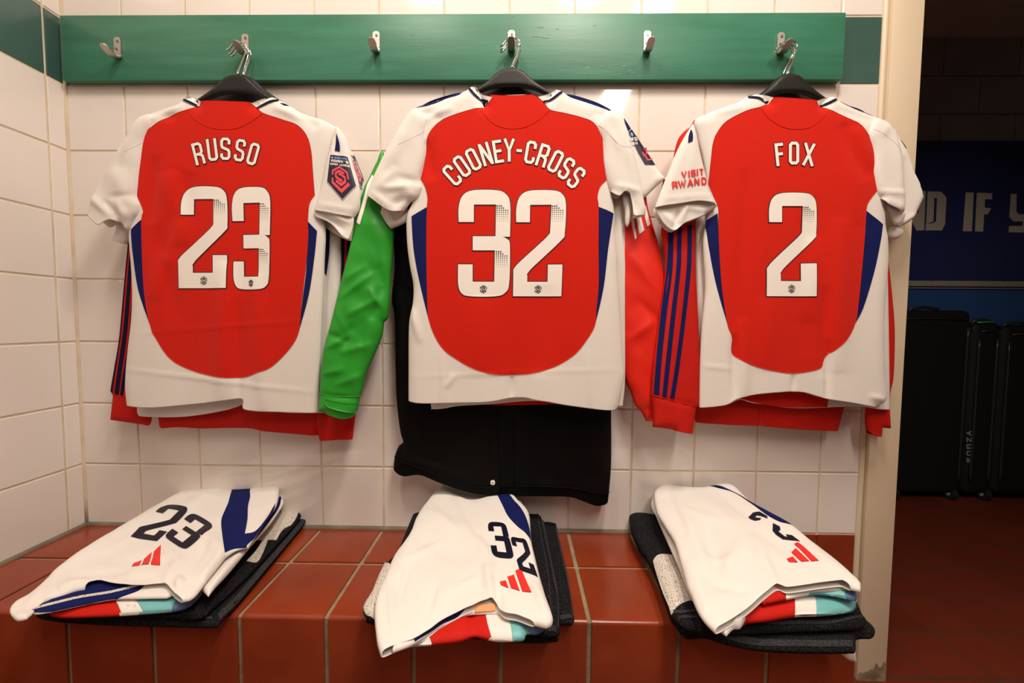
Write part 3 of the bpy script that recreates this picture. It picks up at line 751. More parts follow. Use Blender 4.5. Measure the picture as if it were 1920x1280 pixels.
# front 23 jersey
t = thing('football_shirt', 'red and white jersey printed with number 23, badge on its right sleeve', 'shirt', 'numbered jerseys on the hooks')
A_body = [(378, 202, 'o'), (385, 195), (430, 195), (474, 196), (484, 203, 'c'), (507, 185), (526, 189), (571, 214), (615, 230), (625, 260), (612, 330), (606, 380), (611, 434), (609, 484), (607, 551), (605, 600), (603, 650), (600, 700), (597, 773, 'o'), (560, 772), (525, 770), (484, 768), (463, 763), (462, 746), (430, 748), (386, 754), (336, 759), (285, 762), (239, 759, 'c'), (236, 719), (240, 662), (247, 601), (249, 551), (247, 501), (243, 440), (250, 400), (250, 330), (252, 250), (262, 223), (285, 213), (332, 198), (348, 188), (368, 186)]
A_red = [(385, 194, 'c'), (430, 195), (474, 196, 'c'), (487, 205), (500, 217), (537, 230), (564, 240), (581, 259), (589, 285), (592, 319), (595, 369, 'c'), (586, 385), (583, 416), (584, 440), (581, 484), (571, 568), (566, 618), (551, 650), (517, 686), (490, 697), (460, 706), (403, 702), (356, 689), (326, 669), (302, 632), (294, 615), (285, 578), (279, 528), (276, 467), (275, 413), (278, 400), (274, 386), (265, 369, 'c'), (269, 339), (275, 299), (276, 275), (282, 255), (296, 242), (322, 225), (360, 211), (376, 203)]
s = jersey(t, A_body, A_red, [(276, 413, 'c'), (253, 432, 'c'), (257, 477), (269, 544), (295, 616, 'c'), (285, 578), (279, 528), (276, 467)],
    [(583, 418, 'c'), (599, 435, 'c'), (594, 484), (584, 551), (566, 618, 'c'), (573, 558), (580, 501)],
    [(361, 213), (373, 228), (396, 242), (423, 248), (453, 245), (480, 232), (500, 218)],
    [([(347, 188, 'c'), (356, 184), (369, 186), (384, 195, 'c'), (377, 205, 'c'), (362, 199)], [(348, 189), (362, 196), (378, 203)]),
     ([(477, 198, 'c'), (507, 185), (527, 189, 'c'), (512, 196), (488, 207, 'c')], [(485, 206), (505, 199), (526, 190)])],
    -.082, [(330, 330, 350, 460, .004, 18), (340, 600, 300, 430, -.003, 16), (455, 570, 455, 760, -.0028, 7), (432, 500, 428, 745, .005, 18), (320, 480, 360, 330, -.004, 20), (300, 560, 345, 420, .003, 16), (490, 520, 500, 760, .003, 14), (300, 300, 290, 420, -.003, 10), (285, 215, 340, 225, -.003, 9), (285, 230, 350, 205, .003, 6), (240, 690, 600, 735, .0012, 3), (560, 210, 600, 245, -.003, 8), (520, 205, 590, 232, .003, 7), (263, 625, 590, 600, .0008, 3)], 21)
lettering(s, 'name_lettering', [('R', 382, 293, -14), ('U', 407.5, 286, -7), ('S', 431.5, 284, 0), ('S', 458, 286.5, 9), ('O', 482.5, 293.5, 16)], t, 18.5, 41, 5.0, M['print'])
digit(s, '2', [(346, 354), (433, 354), (441, 541), (344, 541)], t, M['print'])
digit(s, '3', [(441, 356), (516, 355), (514, 543), (449, 543)], t, M['print'])
s.patch('collar_tab', [(530, 197, 'c'), (537, 197), (545, 201, 'c'), (538, 202)], M['navyd'], t, .0012, 4)
sv = Surf([(262, 222), (285, 215), (292, 232), (279, 262), (272, 300), (266, 345), (263, 369), (269, 385), (264, 402), (254, 412), (247, 425, 'c'), (240, 433), (232, 420, 'o'), (218, 414), (207, 418), (195, 424), (179, 411), (168, 398, 'c'), (172, 380), (178, 366), (201, 326), (232, 272), (248, 242)], PY(-.088), .013, 20,
    [(252, 262, 205, 330, .003, 10), (212, 373, 262, 369, -.003, 4), (205, 380, 232, 412, -.006, 6), (180, 372, 222, 405, .005, 7), (235, 320, 245, 390, .004, 14), (232, 380, 250, 415, .005, 6), (245, 255, 230, 330, -.003, 6)], .001, seed=31, crumple=.0015)
sl = sv.piece('sleeve', M['white'], t, 5)
line_part(sv, 'sleeve_seam', [(276, 268), (262, 280), (245, 290)], 1.2, M['whitep'], sl, .0001, .0003)
sv = Surf([(630, 238), (647, 257), (656, 282), (663, 311), (672, 340), (676, 368), (674, 392), (665, 409, 'o'), (640, 405), (615, 400), (590, 396, 'c'), (592, 384), (603, 350), (612, 310), (622, 270)], PY(-.094), .010, 15, [(630, 245, 640, 300, -.003, 5), (600, 385, 668, 396, .002, 4)], .0008, seed=32)
sr = sv.piece('sleeve', M['white'], t, 5)
badge(sv, [(623, 294), (656, 297), (675, 366), (617, 357)], sr)
sv.patch('shoulder_stripe', [(634, 253, 'c'), (640, 272), (641, 287, 'c'), (632, 286, 'c')], M['navy'], sr, .0014, 4)
sv = Surf([(593, 398), (620, 398), (645, 404), (666, 410), (664, 432), (657, 451, 'o'), (645, 444), (628, 424), (612, 414), (598, 409)], PY(-.088), .010, 9, [(610, 405, 650, 435, -.004, 5), (630, 405, 660, 420, .004, 5)], 0, seed=33, crumple=.002)
sv.piece('sleeve_underside', M['whitep'], t, 4)
setbase(t)

# ================================================================ set on hook 4: number 32
t = thing('padded_coat', 'long black padded coat hanging behind the number 32 jersey', 'coat')
s = Surf([(895, 200), (955, 215), (1020, 200), (1100, 235), (1140, 400), (1147, 600), (1146, 768), (1146, 864), (1142, 921, 'c'), (1140, 939, 'o'), (1115, 940), (1091, 932), (1067, 925), (1019, 923), (960, 924), (902, 920), (864, 912), (828, 899), (792, 884), (760, 886), (738, 876, 'c'), (741, 852), (749, 834), (756, 828), (750, 803), (743, 736), (740, 600), (735, 561), (740, 500), (738, 427), (745, 330), (800, 220)], PY(-.034), .019, 26,
    [(745, 848, 905, 900, .006, 9), (905, 895, 1140, 912, .004, 9), (940, 770, 938, 915, .005, 7), (925, 770, 925, 915, -.005, 5), (962, 770, 962, 915, -.004, 4), (1055, 780, 1040, 915, .004, 14), (800, 850, 880, 880, -.004, 8), (880, 800, 820, 870, .003, 10), (1100, 780, 1110, 900, .003, 12)], .002, seed=40, crumple=.0020, sharp=True)
s.piece('coat_body', M['black'], t, 7)
line_part(s, 'hem_channel', [(742, 853), (790, 870), (850, 893), (905, 906), (960, 903), (1060, 906), (1141, 920)], 2, M['black'], t, .001, .0012)
line_part(s, 'zip_placket', [(932, 770), (936, 840), (938, 918)], 3, M['black'], t, .001, .0013)
line_part(s, 'zip_placket', [(963, 770), (964, 840), (965, 918)], 3, M['black'], t, .001, .0010)
p = s.pos([(925, 898)], .0010)[0]; mb = MB(); mb.cyl(p, (0, 1, 0), .0058, .0025, 0, 24, .0006); mb.cyl((p[0], p[1]-.0016, p[2]), (0, 1, 0), .0022, .0022, 1, 16, .0004)
autosmooth(mb.build('press_stud', [M['print'], M['steel']], t))
setbase(t)

t = thing('rain_jacket', 'crinkled rain jacket, one sleeve green and one red, behind the number 32 jersey', 'jacket')
s = Surf([(895, 202), (955, 215), (1020, 202), (1090, 228), (1140, 330), (1150, 600), (1130, 758, 'o'), (1060, 756), (1000, 757), (930, 758), (850, 752, 'c'), (800, 600), (790, 330), (830, 225)], PY(-.053), .008, 18, [], .001, seed=43)
s.piece('jacket_body', M['redj'], t)
gp = P3(at(735, 380, -.066), at(598, 600, -.104), at(700, 770, -.085))
gs = Surf([(719, 285), (706, 304), (694, 329), (677, 369), (654, 470), (638, 533), (621, 602), (605, 664), (599, 742), (597, 772, 'c'), (610, 774, 'o'), (627, 778), (644, 783), (658, 783, 'c'), (664, 779), (671, 768), (675, 745), (679, 736), (687, 700), (697, 677), (716, 632), (721, 603), (728, 596), (732, 549), (736, 477), (739, 430), (742, 360)], gp, .017, 28,
    [(640, 560, 700, 515, .006, 6), (655, 590, 715, 560, .006, 6), (612, 625, 660, 640, -.006, 5), (608, 655, 665, 625, .006, 5), (640, 660, 700, 645, .005, 6), (700, 430, 720, 560, -.007, 9), (690, 540, 728, 590, .006, 6), (715, 540, 700, 600, -.005, 6), (605, 700, 650, 690, .005, 6), (630, 720, 690, 700, .005, 6), (660, 610, 650, 655, -.005, 5), (620, 560, 655, 625, .004, 5), (700, 400, 708, 500, .006, 8), (640, 530, 690, 500, .004, 6), (685, 600, 680, 680, -.004, 6), (603, 738, 672, 745, -.005, 4), (600, 760, 668, 772, .004, 5)], .001, seed=44, crumple=.0030, sharp=True)
g = gs.piece('sleeve', M['green_r'], t, 5)
gs.patch('white_stripe', [(699, 331, 'c'), (690, 348), (684, 374), (670, 420, 'c'), (677, 426, 'c'), (686, 395), (694, 370), (702, 335, 'c')], M['print'], g, .0012)
gs.patch('cuff_strap', [(614, 746, 'c'), (640, 752), (670, 755, 'c'), (670, 772, 'c'), (645, 767), (621, 761, 'c'), (611, 752)], M['green_r'], g, .0035, 5)
line_part(gs, 'cuff_seam', [(600, 737), (630, 741), (678, 742)], 1.5, M['green_r'], g, .001, .0008)
rs = Surf([(1160, 300), (1205, 330), (1215, 390), (1237, 470), (1250, 560), (1252, 700), (1244, 770), (1236, 790, 'c'), (1224, 790), (1211, 789, 'c'), (1201, 770), (1192, 762), (1182, 735), (1170, 702), (1160, 600), (1150, 430)], PY(-.060), .014, 24,
    [(1170, 640, 1225, 600, .004, 7), (1180, 480, 1235, 560, .004, 8), (1190, 560, 1240, 610, -.004, 7), (1200, 762, 1240, 768, -.004, 4), (1205, 470, 1225, 760, .003, 12)], .001, seed=45, crumple=.0020, sharp=True)
r = rs.piece('sleeve', M['redr'], t, 6)
rs.patch('white_stripe', [(1177, 405, 'c'), (1181, 425), (1187, 453, 'c'), (1190, 448, 'c'), (1186, 425), (1184, 405, 'c')], M['print'], r, .0012)
rs.patch('white_stripe', [(1186, 395, 'c'), (1190, 420), (1195, 443, 'c'), (1204, 435, 'c'), (1199, 415), (1195, 395, 'c')], M['print'], r, .0012)
rs.patch('white_stripe', [(1201, 388, 'c'), (1205, 410), (1210, 429, 'c'), (1216, 423, 'c'), (1212, 405), (1208, 388, 'c')], M['print'], r, .0012)
setbase(t)

t = thing('football_shirt', 'white shirt with half-seen sleeve badge hanging behind the number 32 jersey', 'shirt', 'shirts hanging second from the front')
s = Surf([(895, 200), (910, 205), (957, 212), (1005, 205), (1020, 200), (1090, 220), (1160, 240), (1172, 400), (1172, 600), (1172, 709), (1168, 758, 'o'), (1156, 761), (1064, 757), (1003, 750), (929, 755), (862, 759), (833, 764), (810, 766, 'c'), (807, 752), (790, 600), (785, 400), (790, 240), (830, 212)], PY(-.071), .008, 18, [], .002, seed=47)
s.piece('shirt_body', M['whitep'], t)
sv = Surf([(1166, 220), (1172, 226), (1183, 243), (1205, 277), (1228, 312), (1247, 335, 'c'), (1237, 344), (1222, 358), (1211, 369, 'c'), (1196, 375), (1170, 370), (1155, 300)], PY(-.082), .008, 11, [(1225, 335, 1240, 345, .002, 5)], .0005, seed=48)
se = sv.piece('sleeve', M['white'], t, 5)
mp = [(1177, 252), (1197, 247), (1241, 312), (1206, 299)]
sv.patch('shoulder_stripe', [(1168, 223, 'c'), (1176, 233), (1182, 243, 'c'), (1176, 249, 'c'), (1171, 236)], M['navy'], se, .0012, 4)
# folded shield: only its left half faces the viewer
Hm = homog([(0, 0), (1, 0), (1, 1), (0, 1)], [(1176, 251), (1184, 244), (1228, 311), (1207, 311)])
bd = MB(); Pq = np.array(resample([tuple(p) for p in Hm([(0, 0), (1, 0), (1, 1), (.0, 1), (-.1, .75)])], 4)); v, f = fill(Pq, 4); bd.add([tuple(p) for p in sv.pos(v, .0014)], f, 0)
for s_, a, b_, h_, mi, sw in (('WO', 1180.5, 265, 7, 1, 1.8), ('SU', 1183, 273, 5, 1, 1.2)):
    for k, ch in enumerate(s_): ribbons(sv.pos, bd, glyph_paths(ch, a+k*(h_+.6)+2, b_-k*1.2, h_*.85, h_, -15, sw), sw, .0018, mi, 3)
ribbons(sv.pos, bd, [([(1204, 283), (1209, 281), (1211, 290), (1206, 293), (1212, 303), (1222, 300)], False), ([(1206, 296), (1202, 289)], False)], 3, .0018, 2, 3)
ribbons(sv.pos, bd, [([(1180, 255), (1185, 256)], False), ([(1182, 252), (1183, 259)], False)], 2.5, .0018, 3, 3)
o = bd.build('league_badge', [M['badge'], M['print'], M['coral'], M['sky']], se, True); fixn(o, sv.plane.n)
sv = Surf([(735, 380), (764, 390), (765, 410), (762, 417, 'c'), (745, 425), (733, 429, 'o'), (722, 412), (712, 392, 'c'), (712, 370)], PY(-.080), .008, 10, [(728, 395, 742, 425, .003, 4)], 0, seed=49)
sv.piece('sleeve', M['whitep'], t, 4)
setbase(t)

t = thing('football_shirt', 'red and white jersey printed with number 32, hanging on the middle hanger group', 'shirt', 'numbered jerseys on the hooks')
C_body = [(909, 203, 'o'), (921, 187), (960, 184), (998, 184), (1012, 195), (1028, 188, 'c'), (1043, 171), (1054, 173), (1067, 180), (1104, 193), (1144, 207), (1160, 222), (1150, 280), (1146, 340), (1152, 400), (1152, 434), (1157, 480), (1158, 511), (1164, 601), (1169, 680), (1170, 709), (1158, 763), (1156, 766, 'o'), (1131, 766), (1064, 758), (1030, 752), (1003, 748), (985, 744), (960, 744), (916, 751), (862, 753), (795, 754), (766, 751, 'c'), (766, 700), (767, 608), (774, 568), (775, 534), (768, 495), (763, 451), (763, 404), (775, 370), (778, 300), (772, 240), (771, 209), (781, 203), (821, 189), (867, 174), (879, 168), (890, 166)]
C_red = [(920, 184, 'c'), (960, 185), (998, 183, 'c'), (1008, 188), (1020, 197), (1030, 211), (1060, 218), (1090, 226), (1110, 235), (1124, 255), (1128, 275), (1130, 312), (1135, 341, 'c'), (1123, 354), (1118, 373), (1120, 391), (1120, 460), (1120, 534), (1116, 580), (1113, 610), (1097, 638), (1074, 665), (1037, 687), (997, 698), (958, 701), (929, 700), (896, 692), (862, 675), (829, 649), (807, 601), (803, 540), (802, 484), (802, 430), (803, 391), (804, 373), (799, 353), (791, 339, 'c'), (797, 312), (801, 286), (803, 265), (811, 249), (828, 232), (855, 220), (889, 210), (909, 204)]
s = jersey(t, C_body, C_red, [(803, 391, 'c'), (774, 408, 'c'), (778, 467), (788, 524), (807, 602, 'c'), (803, 540), (802, 484), (802, 430)],
    [(1120, 391, 'c'), (1149, 402, 'c'), (1138, 467), (1129, 541), (1113, 610, 'c'), (1118, 560), (1120, 517)],
    [(902, 212), (919, 232), (936, 243), (962, 247), (989, 242), (1013, 228), (1030, 212)],
    [([(879, 168, 'c'), (891, 165), (897, 173), (905, 182), (924, 189, 'c'), (916, 198, 'c'), (894, 187)], [(880, 170), (894, 185), (916, 197)]),
     ([(1008, 188, 'c'), (1028, 180), (1043, 170), (1055, 174, 'c'), (1042, 186), (1022, 199, 'c')], [(1018, 197), (1036, 189), (1054, 175)])],
    -.092, [(960, 700, 960, 745, -.003, 4), (830, 650, 832, 755, .0016, 3), (1100, 660, 1104, 760, .0016, 3), (785, 215, 830, 225, -.003, 9), (790, 232, 850, 207, .003, 6), (768, 560, 790, 640, .003, 6), (775, 530, 768, 620, -.003, 5), (800, 270, 812, 340, -.003, 12), (855, 700, 838, 725, .002, 4), (1150, 230, 1110, 215, -.002, 8), (766, 705, 1170, 690, .0006, 3), (900, 560, 905, 700, .002, 30), (1020, 540, 1010, 700, -.002, 24)], 22, .0018)
lettering(s, 'name_lettering', [('C', 850, 333, -42), ('O', 868, 316.5, -35), ('O', 889, 304, -27), ('N', 912, 294.5, -17), ('E', 935, 289.5, -9, .95), ('Y', 955, 287, 0, 1.1), ('-', 973.5, 287.5, 4, .85), ('C', 994.5, 290.5, 10), ('R', 1017.5, 296.5, 18), ('O', 1040.5, 307.5, 27), ('S', 1060.5, 320.5, 32), ('S', 1078.5, 337.5, 38)], t, 19, 42, 5.1, M['print'])
digit(s, '3', [(861, 361), (957, 361), (956, 556), (861, 556)], t, M['print'])
digit(s, '2', [(965, 361), (1060, 361), (1056, 556), (962, 556)], t, M['print'])
s.patch('shoulder_stripe', [(867, 174, 'c'), (862, 181), (838, 188), (821, 196), (800, 202), (781, 204, 'c'), (808, 192), (838, 182)], M['navy'], t, .0012, 4)
s.patch('shoulder_stripe', [(1060, 177, 'c'), (1068, 185), (1104, 197), (1144, 212), (1158, 223, 'c'), (1154, 213), (1130, 200), (1094, 187)], M['navy'], t, .0012, 4)
sv = Surf([(771, 208), (782, 206), (800, 225), (797, 260), (797, 300), (789, 339), (794, 352), (785, 372), (772, 378), (764, 388, 'c'), (757, 396, 'o'), (740, 399), (724, 393), (701, 376), (688, 366, 'c'), (690, 357), (703, 326), (721, 289), (740, 255), (754, 230)], PY(-.099), .013, 20,
    [(745, 320, 710, 360, .004, 8), (720, 357, 775, 352, .005, 6), (745, 335, 790, 345, -.003, 6), (740, 388, 762, 372, -.006, 7), (760, 250, 735, 320, .003, 10), (700, 362, 735, 392, .003, 5), (768, 355, 775, 385, .004, 5)], .0008, seed=52, crumple=.001)
sl = sv.piece('sleeve', M['white'], t, 5)
line_part(sv, 'sleeve_seam', [(800, 240), (790, 255), (768, 268), (750, 277)], 1.2, M['whitep'], sl, .0001, .0003)
sv = Surf([(1144, 208), (1158, 214), (1166, 224), (1175, 245), (1184, 275), (1192, 305), (1202, 350), (1211, 393, 'c'), (1209, 404, 'o'), (1197, 406), (1186, 406), (1184, 385), (1178, 365), (1168, 362), (1160, 370), (1150, 366), (1143, 359, 'c'), (1136, 342), (1130, 310), (1128, 270), (1116, 240), (1125, 220)], PY(-.099), .011, 17,
    [(1150, 350, 1205, 362, .003, 5), (1170, 240, 1190, 350, .003, 8), (1182, 366, 1192, 402, -.004, 4), (1135, 240, 1160, 285, .002, 4)], .0008, seed=53, crumple=.0008)
sr = sv.piece('sleeve', M['white'], t, 5)
line_part(sv, 'sleeve_seam', [(1118, 236), (1136, 252), (1158, 276), (1180, 280)], 1.2, M['whitep'], sr, .0001, .0003)
sv = Surf([(1168, 368), (1180, 366), (1184, 380), (1184, 400), (1180, 420), (1176, 426), (1172, 418), (1171, 395)], PY(-.090), .007, 8, [], 0, seed=54)
sv.piece('sleeve_underside', M['whitep'], t, 4)
setbase(t)

# ================================================================ set on hook 6: number 2
t = thing('track_jacket', 'red track jacket with navy stripes hanging behind the number 2 jersey', 'jacket')
s = Surf([(1415, 203), (1480, 214), (1545, 205), (1625, 240), (1650, 400), (1640, 600), (1600, 700), (1582, 759), (1570, 806, 'o'), (1500, 803), (1430, 797), (1415, 796), (1304, 791, 'c'), (1300, 760), (1300, 600), (1300, 420), (1310, 240)], PY(-.038), .010, 18, [(1424, 750, 1424, 800, -.004, 4), (1300, 758, 1580, 770, .003, 7)], .002, seed=60)
s.piece('jacket_body', M['redj'], t)
line_part(s, 'zip', [(1423, 760), (1423, 795)], 3, M['redr'], t, .001, .0012)
lp = P3(at(1299, 240, -.060), at(1225, 790, -.086), at(1305, 790, -.075))
ls = Surf([(1304, 228), (1294, 238), (1282, 247), (1271, 262), (1264, 290), (1262, 330), (1250, 400), (1240, 430), (1247, 498), (1236, 588), (1224, 685), (1221, 739, 'c'), (1224, 770), (1224, 800, 'c'), (1260, 805, 'o'), (1298, 812, 'c'), (1305, 763), (1311, 760), (1311, 669), (1306, 568), (1302, 450), (1310, 300)], lp, .013, 20,
    [(1295, 440, 1305, 720, .004, 10), (1268, 480, 1250, 740, .002, 14), (1222, 741, 1308, 762, -.003, 3)], .001, seed=61)
l_ = ls.piece('sleeve', M['redj'], t, 6)
for P_ in ([(1252, 425), (1252, 500), (1241, 588), (1231, 680), (1227, 739)], [(1268, 425), (1266, 500), (1256, 588), (1246, 680), (1240, 742)], [(1287, 425), (1285, 500), (1276, 588), (1264, 680), (1254, 745)]):
    line_part(ls, 'navy_stripe', P_, 8, M['navy'], l_, .0012)
line_part(ls, 'cuff_seam', [(1222, 740), (1260, 750), (1310, 762)], 1.5, M['redj'], l_, .001, .0009)
ls.patch('shoulder_stripe', [(1292, 243, 'c'), (1283, 252), (1274, 270), (1270, 285, 'c'), (1276, 280), (1284, 262), (1293, 248, 'c')], M['navyd'], l_, .0012, 4)
rs = Surf([(1640, 300), (1655, 360), (1664, 484), (1671, 551), (1676, 620), (1674, 702), (1668, 735), (1667, 766), (1669, 803, 'c'), (1653, 801, 'c'), (1652, 817, 'o'), (1634, 815), (1625, 806, 'c'), (1624, 766), (1640, 600), (1630, 400)], PY(-.046), .009, 14, [], .0006, seed=62)
rs.piece('sleeve', M['redj'], t, 6)
setbase(t)

t = thing('football_shirt', 'white shirt with red front hem hanging behind the number 2 jersey', 'shirt', 'shirts hanging second from the front')
s = Surf([(1422, 200), (1440, 206), (1480, 212), (1525, 208), (1545, 201), (1620, 230), (1655, 300), (1662, 500), (1666, 700), (1667, 767, 'o'), (1640, 765), (1600, 760), (1540, 762), (1479, 763), (1405, 753), (1384, 747), (1360, 757), (1318, 763, 'c'), (1311, 764), (1304, 600), (1303, 525), (1304, 440), (1320, 240)], PY(-.060), .009, 16, [(1305, 440, 1313, 600, .003, 5), (1380, 748, 1545, 750, .002, 6)], .002, seed=64)
s.piece('shirt_body', M['whitep'], t)
s.patch('front_panel', [(1378, 744, 'c'), (1400, 750), (1430, 757), (1479, 762), (1541, 761, 'c'), (1546, 745), (1546, 600, 'c'), (1400, 600, 'c'), (1385, 700)], M['red'], t, .0009, 7)
sv = Surf([(1672, 245), (1684, 262), (1697, 282), (1710, 322), (1722, 348), (1729, 371, 'c'), (1720, 390), (1710, 410), (1693, 423), (1681, 425, 'c'), (1684, 400), (1680, 330)], PY(-.068), .010, 12, [(1694, 285, 1722, 368, .002, 5), (1684, 420, 1712, 402, .003, 4), (1688, 300, 1692, 400, -.003, 5)], .0006, seed=65)
se = sv.piece('sleeve', M['white'], t, 4)
sv.patch('shoulder_stripe', [(1683, 266, 'c'), (1688, 267), (1696, 281, 'c'), (1692, 280)], M['navy'], se, .0012, 4)
sv = Surf([(1666, 425), (1680, 425), (1691, 430), (1690, 441), (1680, 448), (1668, 447), (1662, 436)], PY(-.062), .008, 8, [], 0, seed=66); sv.piece('sleeve_underside', M['whitep'], t, 4)
sv = Surf([(1262, 300), (1256, 320), (1243, 340), (1240, 352), (1228, 390), (1240, 415), (1262, 435), (1272, 441), (1290, 420), (1300, 350), (1290, 300)], PY(-.074), .007, 10, [], 0, seed=67)
se = sv.piece('sleeve', M['whitep'], t, 5)
lettering(sv, 'sponsor_lettering', [('R', 1246, 343.5, -10)], se, 9, 11, 3, M['redprint'], edge=0)
setbase(t)

t = thing('football_shirt', 'red and white jersey printed with number 2, sponsor text on its left sleeve', 'shirt', 'numbered jerseys on the hooks')
B_body = [(1434, 198, 'o'), (1443, 189), (1480, 190), (1522, 194), (1535, 202, 'c'), (1548, 186), (1556, 183), (1565, 188), (1600, 205), (1633, 218), (1670, 238), (1672, 300), (1660, 360), (1659, 420), (1664, 450), (1664, 501), (1658, 568), (1657, 635), (1659, 702), (1661, 747), (1641, 763, 'o'), (1590, 753), (1544, 746), (1506, 735), (1479, 732), (1456, 733), (1405, 738), (1375, 746), (1355, 757), (1311, 764, 'c'), (1312, 685), (1315, 618), (1321, 551), (1321, 517), (1318, 450), (1326, 400), (1322, 330), (1308, 260), (1302, 228), (1330, 211), (1381, 193), (1398, 183), (1410, 180), (1424, 181)]
B_red = [(1443, 188, 'c'), (1480, 190), (1522, 193, 'c'), (1535, 203), (1549, 212), (1582, 228), (1602, 238), (1619, 259), (1628, 282), (1629, 319), (1637, 359, 'c'), (1620, 379), (1613, 396), (1611, 440), (1605, 518), (1600, 568), (1594, 605), (1577, 635), (1547, 662), (1538, 676), (1534, 688), (1516, 694), (1486, 698), (1456, 696), (1405, 684), (1369, 663), (1367, 632), (1358, 608), (1348, 541), (1343, 467), (1342, 420), (1342, 393), (1334, 369), (1326, 346, 'c'), (1329, 302), (1332, 272), (1340, 252), (1357, 232), (1394, 213), (1419, 206), (1434, 197)]
s = jersey(t, B_body, B_red, [(1341, 402, 'c'), (1321, 415, 'c'), (1325, 460), (1338, 534), (1358, 607, 'c'), (1348, 541), (1343, 467)],
    [(1612, 398, 'c'), (1647, 423, 'c'), (1631, 501), (1610, 575), (1594, 606, 'c'), (1600, 568), (1605, 518)],
    [(1419, 207), (1431, 225), (1455, 242), (1481, 248), (1508, 245), (1528, 232), (1543, 215)],
    [([(1398, 182, 'c'), (1406, 179), (1424, 180), (1443, 189, 'c'), (1436, 199, 'c'), (1418, 190)], [(1399, 185), (1418, 189), (1436, 196)]),
     ([(1523, 195, 'c'), (1540, 188), (1556, 183), (1565, 188, 'c'), (1550, 196), (1532, 205, 'c')], [(1531, 203), (1548, 197), (1564, 189)])],
    -.084, [(1538, 540, 1537, 700, -.003, 9), (1565, 420, 1562, 690, .0035, 22), (1515, 380, 1508, 660, -.002, 22), (1580, 250, 1600, 420, .002, 18), (1370, 630, 1372, 745, -.004, 7), (1385, 600, 1390, 740, .003, 12), (1430, 560, 1425, 690, .002, 20), (1570, 240, 1612, 340, -.003, 14), (1595, 245, 1625, 320, .002, 11), (1545, 640, 1545, 746, -.004, 4), (1560, 210, 1640, 235, -.002, 8), (1310, 685, 1370, 690, .001, 3), (1330, 215, 1390, 205, .002, 7), (1480, 700, 1480, 732, -.002, 4), (1520, 450, 1510, 600, .003, 18), (1390, 330, 1385, 560, -.002, 14), (1620, 740, 1660, 750, .002, 4)], 23, .0028)
lettering(s, 'name_lettering', [('F', 1454, 295, -6, .9), ('O', 1479.5, 292.5, 0), ('X', 1507, 295, 6, 1.15)], t, 19, 42, 5.4, M['print'])
digit(s, '2', [(1430, 366), (1521, 366), (1526, 556), (1428, 556)], t, M['print'])
s.patch('shoulder_stripe', [(1571, 193, 'c'), (1590, 200), (1615, 210), (1633, 219, 'c'), (1612, 212), (1586, 202)], M['navy'], t, .0012, 4)
sv = Surf([(1299, 232, 'c'), (1305, 250), (1312, 285), (1324, 334), (1331, 362), (1342, 384, 'c'), (1338, 383, 'o'), (1307, 379), (1270, 384), (1227, 390, 'c'), (1236, 365), (1247, 338), (1265, 292), (1284, 255)], PY(-.104), .010, 15, [(1232, 375, 1336, 368, .0015, 3), (1296, 260, 1290, 350, .002, 10)], .0008, seed=70)
sl = sv.piece('sleeve', M['white'], t, 5)
sv.patch('shoulder_stripe', [(1293, 245, 'c'), (1295, 256), (1294, 269, 'c'), (1286, 272, 'c'), (1288, 258)], M['navy'], sl, .0012, 4)
lettering(sv, 'sponsor_lettering', [('V', 1278.5, 331, -6), ('I', 1287, 330, -6, .6), ('S', 1295, 328.5, -5), ('I', 1303, 327, -4, .6), ('T', 1311, 326, -3)], sl, 9.5, 12.5, 2.7, M['redprint'], edge=0)
lettering(sv, 'sponsor_lettering', [('R', 1261.5, 350, -9), ('W', 1275, 348, -8, 1.35), ('A', 1289.5, 346, -6, 1.1), ('N', 1302, 344, -4), ('D', 1315.5, 342.5, -3, 1.05)], sl, 10, 14, 2.8, M['redprint'], edge=0)
sv = Surf([(1228, 389), (1270, 383), (1307, 378), (1339, 383), (1340, 391, 'c'), (1322, 403, 'o'), (1300, 412), (1289, 416), (1280, 420), (1272, 427), (1261, 434), (1250, 429), (1237, 414)], PY(-.096), .009, 9, [(1235, 395, 1262, 425, .003, 6), (1270, 395, 1262, 430, -.006, 5), (1280, 390, 1325, 398, .003, 6), (1285, 385, 1270, 420, .004, 6)], 0, seed=71, crumple=.0015)
sv.piece('sleeve_underside', M['whitep'], t, 4)
sv = Surf([(1640, 222), (1660, 231), (1670, 240), (1680, 259), (1688, 292), (1692, 336), (1695, 380), (1693, 398, 'c'), (1686, 400, 'o'), (1675, 394), (1666, 390), (1655, 384), (1646, 372, 'c'), (1638, 359), (1631, 320), (1630, 285), (1622, 256), (1630, 236)], PY(-.091), .011, 15, [(1638, 362, 1694, 366, .003, 4), (1655, 240, 1645, 260, .002, 6), (1670, 260, 1685, 350, .002, 8), (1650, 375, 1690, 396, .002, 5)], .0008, seed=72, crumple=.0006)
sr = sv.piece('sleeve', M['white'], t, 5)
line_part(sv, 'sleeve_seam', [(1630, 246), (1650, 258), (1670, 275), (1684, 300)], 1.2, M['whitep'], sr, .0001, .0003)
sv = Surf([(1650, 378), (1668, 388), (1690, 396), (1696, 400), (1692, 412), (1684, 422), (1676, 418), (1668, 400)], PY(-.082), .008, 8, [(1668, 392, 1682, 420, -.003, 4)], 0, seed=73); sv.piece('sleeve_underside', M['whitep'], t, 4)
setbase(t)

